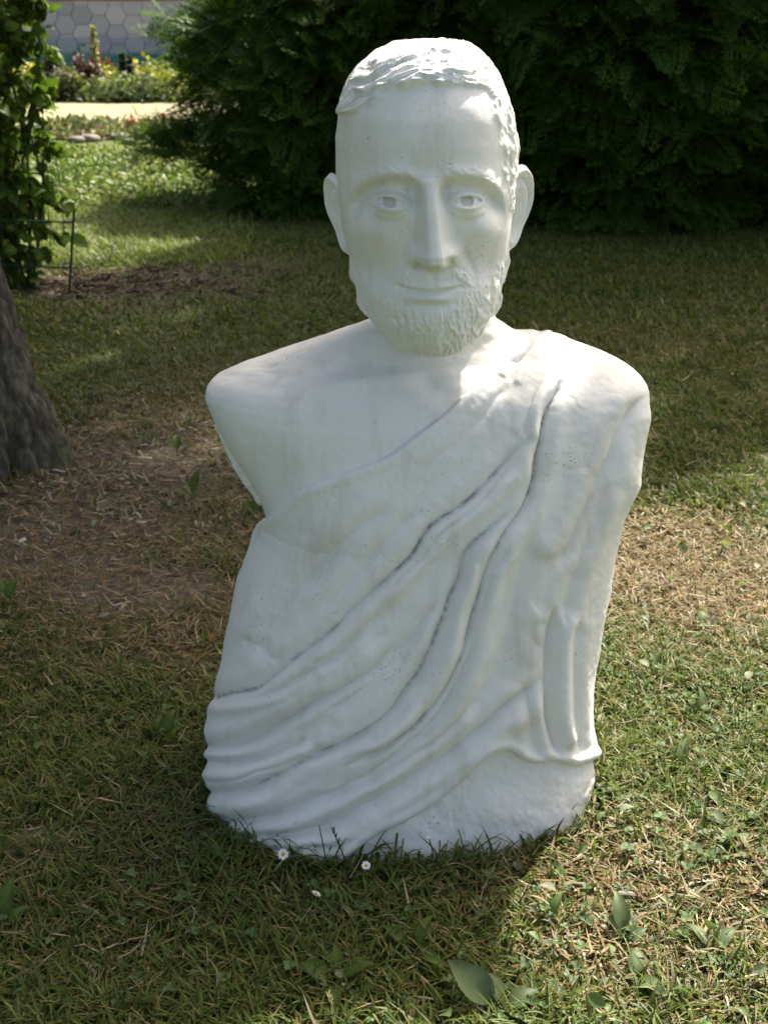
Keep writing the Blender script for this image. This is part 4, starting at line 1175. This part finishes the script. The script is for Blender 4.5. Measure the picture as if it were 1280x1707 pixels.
# ---- dark conifers with flat hanging sprays
M_CONIFER = mat_leaf('conifer_spray', rough=0.6, transl=0.32, vary=0.3, tr_tint=(1.0, 1.2, 0.35), spec=0.2)
M_TWIG_HULL = mat_noise('dark_twigs_hull', [(0.3, (0.012, 0.011, 0.007)), (0.7, (0.03, 0.026, 0.016))], scale=20, bump=0.5)
def spray_template(seed):
    "a flat fern-like spray of scale-leaved twigs, length 1 along +y"
    r = np.random.default_rng(seed); V = []; Fa = []; T = []
    def twig(p, d, l, w, bow):
        n = np.array([-d[1], d[0], 0]); k = len(V)
        q = p + d * l + np.array([0, 0, bow])
        m = p + d * l * .5 + np.array([0, 0, bow * .3])
        V.extend([p, m + n * w, m - n * w, q]); T.extend([0.0, .6, .6, 1.0])
        Fa.extend([(k, k + 2, k + 1), (k + 1, k + 2, k + 3)])
    twig(np.zeros(3), np.array([0, 1.0, 0]), 1.0, 0.012, -0.12)
    for i in range(11):
        s = 0.10 + 0.84 * i / 11; sd = 1 if i % 2 else -1
        l = 0.46 * (1 - s) ** 0.7 * (0.8 + 0.4 * r.random()) + 0.05
        a = math.radians(48 + 10 * r.random()); d = np.array([sd * math.sin(a), math.cos(a), 0])
        p = np.array([0, s, -0.12 * s * s])
        twig(p, d, l, 0.020, -0.05 * r.random())
        for j in range(2):
            u = 0.28 + 0.33 * j + 0.1 * r.random()
            for s2 in (-1, 1):
                a2 = math.radians(40); d2 = np.array([d[0] * math.cos(a2) - s2 * d[1] * math.sin(a2), s2 * d[0] * math.sin(a2) + d[1] * math.cos(a2), 0])
                twig(p + d * l * u, d2, l * 0.46 * (1.1 - u * .6) + 0.02, 0.019, -0.03 * r.random())
    return np.array(V), np.array(Fa), np.array(T)
SPR = [spray_template(s) for s in (1, 2, 3, 4)]

def sprays(P, Yd, Nd, L, col):
    k = rng.integers(0, 4, len(P)); Vs = []; Fs = []; Cs = []; off = 0
    Yd = Yd / np.linalg.norm(Yd, axis=1, keepdims=True)
    Xd = np.cross(Yd, Nd); Xd /= np.maximum(np.linalg.norm(Xd, axis=1, keepdims=True), 1e-6); Zd = np.cross(Xd, Yd)
    for q in range(4):
        V0, F0, T0 = SPR[q]; m = k == q; n = int(m.sum())
        if not n: continue
        V = P[m][:, None] + (V0[None, :, 0:1] * Xd[m][:, None] + V0[None, :, 1:2] * Yd[m][:, None] + V0[None, :, 2:3] * Zd[m][:, None]) * L[m][:, None, None]
        Vs.append(V.reshape(-1, 3)); Fs.append((off + (np.arange(n) * len(V0))[:, None, None] + F0[None]).reshape(-1, 3))
        Cs.append((col[m][:, None, :] * (0.7 + 0.7 * T0)[None, :, None]).reshape(-1, 3)); off += n * len(V0)
    return np.vstack(Vs), np.vstack(Fs), np.vstack(Cs)

def conifer(x, y, R, H, n, label, dens_front=0.75, seed=0, tint=1.0, pw=2.4, amean=-math.pi / 2, jut=()):
    t = empty('conifer_tree', (x, y, 0), label, 'tree', 'dark conifers behind the lawn')
    prof = lambda z: R * np.clip(1 - (np.clip(z, 0, H) / H) ** pw, 0.02, 1) * (0.76 + 0.24 * sstep(0, 0.9, z))
    v, f = tube([(0, 0, -.05), (0.03, 0, H * .3), (0, 0.03, H * .65), (0, 0, H * .98)], [0.14, .11, .06, .01], 10, rough=0.15, seed=seed)
    new_mesh('trunk', v, f, M_BARK, t)
    # bare dark twigs, and an added opaque dark hull that stops light
    br = []
    for i in range(150):
        z = 0.1 + (H * 0.93) * rng.random() ** 1.3; a = rng.random() * 6.28; r = float(prof(z)) * (0.75 + 0.15 * rng.random())
        e = np.array([r * math.cos(a), r * math.sin(a), z - 0.10 * r])
        br.append(tube([(0, 0, z + .05), e * [0.5, 0.5, 1] + [0, 0, .06], e], [0.022, 0.014, 0.005], 4))
    nz, na = 40, 36
    zz = np.linspace(0.02, H * .97, nz); aa = np.arange(na) / na * 6.283
    A, Z = np.meshgrid(aa, zz)
    Rr = prof(Z) * (0.66 + 0.14 * vnoise(np.cos(A) * 3, np.sin(A) * 3, Z * 3, seed=seed + 5))
    hull = np.stack([Rr * np.cos(A), Rr * np.sin(A), Z], -1)
    br.append((hull.reshape(-1, 3), grid_faces(nz, na)[:, ::-1]))
    v, f = join(br)
    new_mesh('branches_hull', v, f, M_TWIG_HULL, t)
    # sprays, most of them low where the picture sees them
    zmax = H * 0.95
    z = np.where(rng.random(n) < 0.62, 0.05 + 1.75 * rng.random(n), 0.05 + (zmax - 0.05) * rng.random(n))
    a = np.where(rng.random(n) < dens_front, amean + rng.normal(0, 0.85, n), rng.random(n) * 6.283)
    rr = prof(z) * (0.68 + 0.36 * rng.random(n) ** 0.8 + 0.13 * vnoise(np.cos(a) * 2.5, np.sin(a) * 2.5, z * 2.2, seed=seed))
    P = np.stack([rr * np.cos(a), rr * np.sin(a), z], -1)
    out = np.stack([np.cos(a), np.sin(a), 0 * a], -1)
    Yd = out * 1.0 + rng.normal(0, 0.45, (n, 3)) + np.array([0, 0, -0.15])
    Nd = np.array([0, 0, 1.0]) + out * 0.5 + rng.normal(0, 0.35, (n, 3))
    L = 0.20 + 0.20 * rng.random(n)
    for (jx, jy, jz, jr, jn) in jut:                     # a branch that sticks out of the crown
        e = np.array([jx - x, jy - y, jz]); s0 = e * [0.45, 0.45, 1] + [0, 0, -.12]
        u = rng.random((jn, 1)) ** 0.7
        q = s0 + (e - s0) * u + rng.normal(0, jr, (jn, 3)) * (0.45 + 0.6 * u)
        P = np.vstack([P, q]); d_ = (e - s0) / np.linalg.norm(e - s0)
        Yd = np.vstack([Yd, d_ + rng.normal(0, .5, (jn, 3)) + [0, 0, .15]]); Nd = np.vstack([Nd, np.array([0, 0, 1.0]) + rng.normal(0, .4, (jn, 3))])
        L = np.concatenate([L, 0.12 + 0.14 * rng.random(jn)])
    n = len(P)
    col = np.array([0.055, 0.095, 0.016]) * tint * (0.55 + 0.8 * rng.random((n, 1)))
    V, Fa, C = sprays(P, Yd, Nd, L, col)
    new_mesh('crown', V, Fa, M_CONIFER, t, {'col': C})
conifer(-0.32, 8.55, 0.95, 1.95, 1400, 'dark conifer at the left end of the row, its edge against the bright garden', seed=301, dens_front=0.8, tint=1.7, pw=3.4, amean=-2.25, jut=[(at(248, 232, 8.1)[0], 8.1, at(248, 232, 8.1)[1], .10, 190), (at(292, 60, 8.2)[0], 8.2, at(292, 60, 8.2)[1], .10, 90)])
conifer(0.80, 8.5, 0.95, 7.0, 850, 'dark conifer directly behind the head of the bust', seed=302, dens_front=0.8, tint=1.4)
conifer(1.62, 8.05, 1.02, 7.6, 1600, 'dark conifer just to the right of the head, with drooping sprays', seed=303, dens_front=0.8, tint=1.7)
conifer(2.75, 8.2, 1.15, 8.2, 1200, 'dark conifer at the right edge of the picture', seed=304, dens_front=0.8, tint=1.6)
conifer(4.1, 8.4, 1.2, 8.4, 320, 'outermost dark conifer beyond the right edge', seed=305, dens_front=0.6)
conifer(-5.2, 11.5, 1.3, 3.2, 300, 'lone rounded conifer on the lawn beyond the left edge', seed=306, dens_front=0.6, tint=1.5, pw=3.0)
conifer(-7.4, 13.5, 1.5, 4.2, 300, 'tall conifer by the far garden, beyond the left edge', seed=307, dens_front=0.6, tint=1.5)
# ---- leafy climbing shrub at the left edge
def climbing_shrub():
    base = np.array([-1.77, 5.72, 0.0])
    t = empty('leafy_shrub', tuple(base), 'tall green leafy shrub beside the trunk, backlit by the sunny garden', 'shrub')
    stems = []; P = []; D = []
    for i in range(30):
        x0, y0 = -0.42 + 0.52 * (i + rng.random()) / 30, rng.normal(0, 0.12)
        top = np.array([x0 + rng.normal(0, 0.08) - 0.04, y0 + rng.normal(0, 0.14), 1.5 + 0.6 * rng.random()])
        path = np.array([(x0, y0, -.02), (x0 + rng.normal(0, .05), y0, .5), (top[0] * .6 + x0 * .4 + rng.normal(0, .06), y0 * .5 + top[1] * .5, 1.05), top])
        path = catmull(path, 5); stems.append(tube(path, np.linspace(0.008, 0.003, len(path)), 5))
        for j in range(22):
            s = path[rng.integers(1, len(path))]; d = rand_dir(1)[0] * [1, 1, .5]; e = s + d * (0.10 + 0.16 * rng.random())
            stems.append(tube([s, (s + e) / 2 + [0, 0, .015], e], [0.003, 0.002, 0.001], 3))
            for k in range(10):
                u = 0.2 + 0.8 * rng.random(); P.append(s + (e - s) * u); D.append(d + 0.9 * rand_dir(1)[0] + [0, 0, -.25])
    # one arching shoot to the right, seen against the wall
    for p in ([(0.02, 0, .75), (0.10, 0, .95), (0.17, -.02, 1.13), (0.20, 0, 1.28), (0.25, 0, 1.33)], [(0.10, 0, .55), (0.19, 0, .80), (0.235, 0, 1.05), (0.24, 0, 1.22)], [(.08, 0, .2), (.17, 0, .42), (.21, 0, .60), (.225, 0, .80)]):
        path = catmull(np.array(p), 6); stems.append(tube(path, np.linspace(0.006, 0.002, len(path)), 5))
        for q in path[3:]:
            for k in range(3): P.append(q + 0.02 * rand_dir(1)[0]); D.append(rand_dir(1)[0] + [0.2, 0, -.3])
    v, f = join(stems)
    st = new_mesh('stems', v, f, mat_noise('green_stem', [(0.3, (0.05, 0.05, 0.025)), (0.7, (0.10, 0.09, 0.05))], 30), t)
    P, D = np.array(P), np.array(D); n = len(P)
    col = np.array([0.115, 0.185, 0.028]) * (0.6 + 0.8 * rng.random((n, 1))) * (1 + np.array([0.25, 0.1, 0]) * rng.random((n, 1)))
    V, Fa, C = place_leaves(P, D, np.array([0, 0, 1.0]) + 0.7 * rng.normal(size=(n, 3)), 0.046 + 0.038 * rng.random(n), col, 'ovate', 1.2)
    new_mesh('foliage', V, Fa, M_LEAF, t, {'col': C})
climbing_shrub()

# green wire plant support beside the shrub
def plant_support():
    x0, z0 = at(110, 466, 5.45); x1, z1 = at(121, 322, 5.45)
    base = np.array([x0, 5.45, 0.0])
    t = empty('plant_support', tuple(base), 'thin green wire plant support beside the leafy shrub', 'plant support')
    mg = mat_noise('green_wire', [(0.3, (0.02, 0.05, 0.03)), (0.7, (0.03, 0.07, 0.04))], 10, rough=0.4)
    def rod(name, p, q, r=0.006):
        v, f = tube(np.array([p, (np.array(p) + np.array(q)) / 2, q]), [r] * 3, 8); new_mesh(name, v, f, mg, t)
    dx = x1 - x0; h = z1 - z0 + 0.0
    rod('post', (0, 0, -.05), (dx, 0, h)); rod('post', (-0.42, 0.1, -.05), (-0.40, 0.1, h + .02))
    rod('crossbar', (dx * .85, 0, h * .87), (-0.42, .1, h * .87), .004); rod('crossbar', (dx * .3, 0, h * .34), (-0.42, .1, h * .34), .004)
plant_support()

# ------------------------------------------------------------------ the sunny garden behind
def leaf_mound(P, L, colf, kind='small', wide=1.2, up=0.6):
    n = len(P)
    return place_leaves(P, rand_dir(n) + np.array([0, 0, 0.3]), rand_dir(n) * (1 - up) + np.array([0, -0.2, up]), L, colf, kind, wide)

def mound_points(c, rx, ry, rz, n):
    d = rand_dir(n); d[:, 2] = np.abs(d[:, 2]); r = rng.random((n, 1)) ** 0.3
    p = np.array(c) + d * r * np.array([rx, ry, rz])
    p += 0.07 * rz * rng.normal(size=(n, 3))
    p[:, 2] = np.maximum(p[:, 2], 0.01)
    return p

M_GARDEN = mat_leaf('garden_leaf', rough=0.5, transl=0.35, vary=0.15)
def bed():
    P = []; C = []
    for i in range(70):
        px, py = rng.uniform(60, 330), rng.uniform(262, 352)
        x, y = ground(px, py)
        p = mound_points((x, y, 0), .22 + .012 * y, .3, .05 + .09 * rng.random(), 210)
        c = np.array([[0.20, 0.25, 0.06], [0.15, 0.21, 0.05], [0.25, 0.27, 0.09], [0.12, 0.17, 0.05]])[rng.integers(0, 4)]
        P.append(p); C.append(c * (0.7 + 0.6 * rng.random((210, 1))))
    P, C = np.vstack(P), np.vstack(C)
    V, Fa, CC = leaf_mound(P, 0.028 + 0.026 * rng.random(len(P)), C)
    tag(new_mesh('flower_bed_foliage', V, Fa, M_GARDEN, None, {'col': CC}), 'mass of low light green bed plants in the sun beyond the shrub', 'ground cover', kind='stuff')
    # grass in front of the bed, sunlight painted in as a brighter colour
    n = 26000
    px = rng.uniform(40, 470, n); py = rng.uniform(340, 445, n)
    k_ = (rng.random(n) < 1 - sstep(250, 460, px)) & (rng.random(n) < 1 - 0.8 * sstep(415, 445, py)); px, py = px[k_], py[k_]; n = len(px)
    xy = np.array([ground(a, b) for a, b in zip(px, py)])
    col = np.array([0.20, 0.24, 0.06]) * (0.7 + 0.6 * rng.random((n, 1)))
    V, Fa, CC = blades(xy[:, 0], xy[:, 1], 0.05 + 0.05 * rng.random(n), np.full(n, 0.010), rng.random(n) * 6.28, 0.2 + 0.6 * rng.random(n), 0.3 + 0.6 * rng.random(n), col, col * 1.15, levels=3)
    tag(new_mesh('grass', V, Fa, M_GRASS, None, {'col': CC}), 'strip of lawn left of the conifers, coloured bright as if sunlit', 'grass', kind='stuff')
    # strip of taller weeds and stones at the far edge of the bed
    P = []; C = []
    for i in range(46):
        px = rng.uniform(70, 300); x, y = ground(px, rng.uniform(218, 232))
        p = mound_points((x, y, 0), .35, .3, .05 + .07 * rng.random(), 70)
        c = np.array([[0.15, 0.19, 0.10], [0.20, 0.17, 0.09], [0.12, 0.16, 0.07]])[rng.integers(0, 3)]
        P.append(p); C.append(c * (0.7 + 0.6 * rng.random((70, 1))))
    P, C = np.vstack(P), np.vstack(C)
    V, Fa, CC = leaf_mound(P, 0.07 + 0.05 * rng.random(len(P)), C)
    tag(new_mesh('border_weeds', V, Fa, M_GARDEN, None, {'col': CC}), 'low weedy border along the near edge of the pale lawn', 'ground cover', kind='stuff')
bed()

# pale stones in the strip behind the bed
M_STONE = mat_noise('pale_stone', [(0.3, (0.17, 0.15, 0.13)), (0.7, (0.30, 0.27, 0.24))], 14)
def stone(px, py, s, label):
    x, y = ground(px, py); n, m = 9, 14
    th = np.linspace(0.02, math.pi - .02, n)[:, None]; a = (np.arange(m) / m * 6.283)[None]
    r = s * (1 + 0.22 * vnoise(np.cos(a) * np.sin(th) * 1.7 + px, np.sin(a) * np.sin(th) * 1.7, np.cos(th) * 1.7, seed=401))
    V = np.stack([r * np.sin(th) * np.cos(a) * 1.3, r * np.sin(th) * np.sin(a), r * np.cos(th) * .6 + s * .35], -1)
    o = new_mesh('garden_stone', V.reshape(-1, 3), grid_faces(n, m), M_STONE)
    o.location = (x, y, 0)
    tag(o, label, 'stone', 'pale stones edging the bed')
for px, py, s, lab in [(128, 238, .07, 'pale stone nearest the leafy shrub in the bed edging'), (150, 236, .08, 'second pale stone of the bed edging, between two smaller ones'), (182, 231, .095, 'largest pale stone of the bed edging'),
                       (205, 233, .08, 'pale stone beside the largest one, on its conifer side'), (216, 240, .06, 'small pale stone at the conifer end of the bed edging')]:
    stone(px, py, s, lab)

# red and pink flowers among the leaves
def bloom(px, py, Y, size, col, label):
    x, z = at(px, py, Y)
    t = empty('garden_flower', (x, Y, 0), label, 'flower', 'red and pink garden flowers')
    v, f = tube([(0, 0, 0), (0.01, 0, z * .5), (0, 0, z)], [.004, .004, .003], 5)
    new_mesh('stem', v, f, M_LEAF, t, {'col': np.tile([0.08, 0.13, 0.04], (len(v), 1))})
    n = 14; a = np.arange(n) * 2.4; el = 0.2 + 1.0 * np.arange(n) / n
    Yd = np.stack([np.cos(a) * np.cos(el), np.sin(a) * np.cos(el), np.sin(el)], -1)
    V, Fa, C = place_leaves(np.tile([0, 0, z], (n, 1)) - 0.0 * Yd, Yd, np.tile([0, 0, 1.0], (n, 1)) + 0.1 * Yd, np.full(n, size), np.array([col]) * (0.8 + 0.4 * rng.random((n, 1))), 'round')
    new_mesh('petals', V, Fa, M_PETAL, t, {'col': C})
bloom(68, 253, 6.6, .055, (0.55, 0.05, 0.035), 'bright red flower among the leaves of the left shrub')
bloom(93, 256, 6.8, .05, (0.35, 0.04, 0.06), 'dark red flower just right of the bright red one')
bloom(222, 205, 12.6, .06, (0.55, 0.24, 0.17), 'salmon pink flower left of the jutting conifer branch')
bloom(272, 196, 12.8, .06, (0.55, 0.28, 0.22), 'pale pink flower close above the conifer branch')

def shrub(name, px, py, Y, w, h, n, cols, label, cat='shrub', kind='small', leaf=0.09, shape='mound'):
    x, _ = at(px, py, Y)
    t = empty(name, (x, Y, 0), label, cat, 'shrubs along the foot of the wall')
    if shape == 'column':
        z = h * rng.random(n) ** 0.9; a = rng.random(n) * 6.283
        r = w / 2 * np.clip(1 - (z / h) ** 2.2, 0.1, 1) * rng.random(n) ** 0.4
        P = np.stack([r * np.cos(a), r * np.sin(a), z], -1)
    elif shape == 'spread':
        P = mound_points((0, 0, 0), w / 2, w / 3, h, n); P[:, 2] += 0.12 * h * np.sin(P[:, 0] * 9)
        P[:, 2] = np.maximum(P[:, 2], 0.01)
    else:
        P = np.vstack([mound_points((rng.normal(0, w * .16), rng.normal(0, w * .12), h * .12 * rng.random()), w * .36, w * .34, h * (.65 + .3 * rng.random()), n // 5) for i in range(5)])
    st = []
    for i in range(5):
        e = P[rng.integers(0, len(P))]; st.append(tube([(0, 0, -.02), e * [.4, .4, .6], e], [.02, .012, .004], 5))
    v, f = join(st); new_mesh('stems', v, f, M_BARK, t)
    cols = np.array(cols)
    c = cols[rng.integers(0, len(cols), len(P))] * (0.65 + 0.6 * rng.random((len(P), 1)))
    V, Fa, C = leaf_mound(P, leaf * (0.7 + 0.6 * rng.random(len(P))), c, kind)
    new_mesh('foliage', V, Fa, M_GARDEN, t, {'col': C})
shrub('golden_shrub', 46, 160, 19.5, 1.3, .62, 700, [(0.42, 0.36, 0.05), (0.24, 0.26, 0.05)], 'yellow-leaved shrub at the left end of the wall border')
shrub('dark_shrub', 94, 160, 19.0, .55, .62, 600, [(0.05, 0.055, 0.025), (0.07, 0.06, 0.03)], 'dark brownish upright shrub between the golden and the grey-green ones', shape='column')
shrub('grey_green_shrub', 122, 165, 18.7, .62, .55, 600, [(0.15, 0.17, 0.08), (0.20, 0.20, 0.10)], 'grey-green shrub left of the purple one')
shrub('purple_shrub', 147, 160, 19.0, .62, .66, 800, [(0.10, 0.04, 0.045), (0.14, 0.06, 0.06), (0.06, 0.03, 0.03)], 'dark purple-leaved shrub in the wall border')
shrub('slender_shrub', 164, 150, 20.6, .17, .98, 420, [(0.42, 0.40, 0.10), (0.34, 0.34, 0.10)], 'slender yellow-green columnar shrub against the wall', shape='column', leaf=0.06)
shrub('yellow_flower_clump', 186, 160, 20.0, .95, .46, 900, [(0.42, 0.38, 0.05), (0.20, 0.24, 0.06), (0.48, 0.40, 0.05)], 'clump of yellow flowers right of the slender shrub', 'flower clump')
shrub('dwarf_conifer', 209, 158, 19.6, .17, .62, 420, [(0.03, 0.05, 0.025), (0.045, 0.065, 0.03)], 'left of two narrow dark dwarf conifers', shape='column', leaf=0.07)
shrub('dwarf_conifer', 220, 158, 19.8, .15, .56, 380, [(0.03, 0.05, 0.025), (0.045, 0.065, 0.03)], 'right of two narrow dark dwarf conifers', shape='column', leaf=0.07)
shrub('spreading_juniper', 200, 166, 18.55, 1.25, .36, 900, [(0.15, 0.20, 0.07), (0.20, 0.24, 0.09), (0.10, 0.14, 0.05)], 'low spreading light green juniper at the edge of the pale lawn', shape='spread')
shrub('spreading_juniper', 240, 168, 18.5, .95, .30, 700, [(0.15, 0.19, 0.08), (0.21, 0.24, 0.11)], 'smaller grey-green juniper right of the low spreading one', shape='spread')
shrub('yellow_flower_clump', 243, 158, 20.2, 1.0, .48, 900, [(0.48, 0.38, 0.04), (0.24, 0.26, 0.06), (0.52, 0.42, 0.05)], 'clump of orange-yellow flowers near the conifer edge', 'flower clump')
shrub('golden_shrub', 282, 165, 19.0, .9, .62, 700, [(0.36, 0.36, 0.06), (0.22, 0.26, 0.06)], 'yellow-green shrub half hidden by the conifer edge')
shrub('dark_shrub', 70, 165, 18.7, .7, .42, 500, [(0.07, 0.10, 0.04), (0.11, 0.13, 0.05)], 'low dark green shrub behind the leafy one at left')
shrub('red_flower_clump', 177, 140, 20.9, .25, .62, 160, [(0.40, 0.05, 0.05), (0.12, 0.14, 0.05)], 'small clump of red flowers behind the yellow ones', 'flower clump')

# ---- the mural wall of shaped concrete panels
def mat_wall():
    m, nt, b, out = mat_new('painted_concrete_panel')
    geo = N(nt, 'NewGeometry'); sep = N(nt, 'SeparateXYZ'); nt.links.new(geo.outputs['Position'], sep.inputs[0])
    oi = N(nt, 'ObjectInfo')
    grey = ramp(nt, oi.outputs['Random'], [(0.0, (0.40, 0.40, 0.39)), (0.35, (0.50, 0.50, 0.49)), (0.7, (0.57, 0.56, 0.54)), (1.0, (0.66, 0.63, 0.58))])
    blue = ramp(nt, oi.outputs['Random'], [(0.0, (0.33, 0.37, 0.41)), (1.0, (0.40, 0.43, 0.46))])
    zn = N(nt, 'TexNoise', Scale=1.6, Detail=4.0); nt.links.new(geo.outputs['Position'], zn.inputs['Vector'])
    zz = N(nt, 'Math', operation='MULTIPLY_ADD'); nt.links.new(zn.outputs['Fac'], zz.inputs[0]); zz.inputs[1].default_value = 0.30; nt.links.new(sep.outputs['Z'], zz.inputs[2])
    def band(lo, hi):
        mr = N(nt, 'MapRange'); mr.inputs[1].default_value = lo; mr.inputs[2].default_value = hi; nt.links.new(zz.outputs[0], mr.inputs[0]); return mr.outputs[0]
    c = mix(nt, band(0.93, 0.98), blue, grey)
    # painted hill: pale peak with green dots, teal foot
    dx = N(nt, 'Math', operation='SUBTRACT'); nt.links.new(sep.outputs['X'], dx.inputs[0]); dx.inputs[1].default_value = -5.6
    ab = N(nt, 'Math', operation='ABSOLUTE'); nt.links.new(dx.outputs[0], ab.inputs[0])
    pk = N(nt, 'Math', operation='MULTIPLY_ADD'); nt.links.new(ab.outputs[0], pk.inputs[0]); pk.inputs[1].default_value = 0.62; nt.links.new(zz.outputs[0], pk.inputs[2])
    inpk = N(nt, 'MapRange'); inpk.inputs[1].default_value = 0.86; inpk.inputs[2].default_value = 0.83; nt.links.new(pk.outputs[0], inpk.inputs[0])
    vo = N(nt, 'TexVoronoi', Scale=9.0); nt.links.new(geo.outputs['Position'], vo.inputs['Vector'])
    dots = ramp(nt, vo.outputs['Distance'], [(0.28, (0.03, 0.20, 0.15)), (0.36, (0.40, 0.47, 0.42))])
    c = mix(nt, inpk.outputs[0], c, dots)
    vg = N(nt, 'TexNoise', Scale=5.0, Detail=4.0); nt.links.new(geo.outputs['Position'], vg.inputs['Vector'])
    teal = ramp(nt, vg.outputs['Fac'], [(0.35, (0.035, 0.17, 0.14)), (0.65, (0.08, 0.27, 0.24))])
    c = mix(nt, band(0.68, 0.60), c, teal)
    nt.links.new(c, b.inputs['Base Color']); b.inputs['Roughness'].default_value = 0.8
    return m

def wall():
    Y = 24.0; W = 0.315; Hh = 0.33; x0 = -9.2; ncol = 40; top = 1.40
    t = empty('mural_wall', (x0 + ncol * W / 2, Y, 0), 'grey concrete panel wall with a painted hill mural and red coping', 'wall')
    mw = mat_wall()
    def box(name, a, b, mat):
        (ax, ay, az), (bx_, by_, bz_) = a, b
        V = np.array([(ax, ay, az), (bx_, ay, az), (bx_, by_, az), (ax, by_, az), (ax, ay, bz_), (bx_, ay, bz_), (bx_, by_, bz_), (ax, by_, bz_)])
        return new_mesh(name, under(t, V), np.array([(0, 3, 2, 1), (4, 5, 6, 7), (0, 1, 5, 4), (1, 2, 6, 5), (2, 3, 7, 6), (3, 0, 4, 7)]), mat, t, smooth=False)
    box('backing', (x0 - .1, Y + .03, -.05), (x0 + ncol * W + .1, Y + .16, top), mat_noise('joint_concrete', [(0.3, (0.42, 0.42, 0.42)), (0.7, (0.48, 0.48, 0.48))], 6))
    box('coping', (x0 - .15, Y - .05, top + .003), (x0 + ncol * W + .15, Y + .20, top + .09), mat_noise('red_coping', [(0.3, (0.26, 0.08, 0.07)), (0.7, (0.36, 0.13, 0.11))], 8))
    amp = 0.034
    def zig(i, z):       # wavy joint between column i-1 and i: each panel bulges at its middle, columns are staggered
        w = math.cos(2 * math.pi * z / Hh)
        return x0 + i * W + (amp if i % 2 else -amp) * max(-1, min(1, 1.5 * w))
    for i in range(ncol):
        cuts = [0.0] + [k * Hh + (0.5 * Hh if i % 2 == 0 else 0.0) for k in range(-1, 6)] + [top]
        cuts = sorted({round(min(max(c, 0), top), 4) for c in cuts})
        cuts = [c for k, c in enumerate(cuts) if k == 0 or c - cuts[k - 1] > 0.05 or c == top]
        for z0, z1 in zip(cuts[:-1], cuts[1:]):
            g = 0.005
            if z1 - z0 < 0.06: continue
            zz = np.linspace(z0 + g, z1 - g, 7)
            L = [(zig(i, z) + g, z) for z in zz]; R = [(zig(i + 1, z) - g, z) for z in zz[::-1]]
            poly = [(x, z) for x, z in ([R[-1]] + R[:-1][::-1])][:0] + [(x, z) for x, z in L[::-1]] + [(x, z) for x, z in R[::-1]]
            n = len(poly)
            V = [(x, Y - 0.012, z) for x, z in poly] + [(x + 0.006 * (1 if k < n / 2 else -1), Y - 0.02, z) for k, (x, z) in enumerate(poly)] + [(x, Y + .03, z) for x, z in poly]
            Fa = [tuple(range(n, 2 * n))] + [(k, (k + 1) % n, n + (k + 1) % n, n + k) for k in range(n)] + [(2 * n + k, 2 * n + (k + 1) % n, (k + 1) % n, k) for k in range(n)]
            new_mesh('panel', under(t, np.array(V)), Fa, mw, t, smooth=False)
wall()
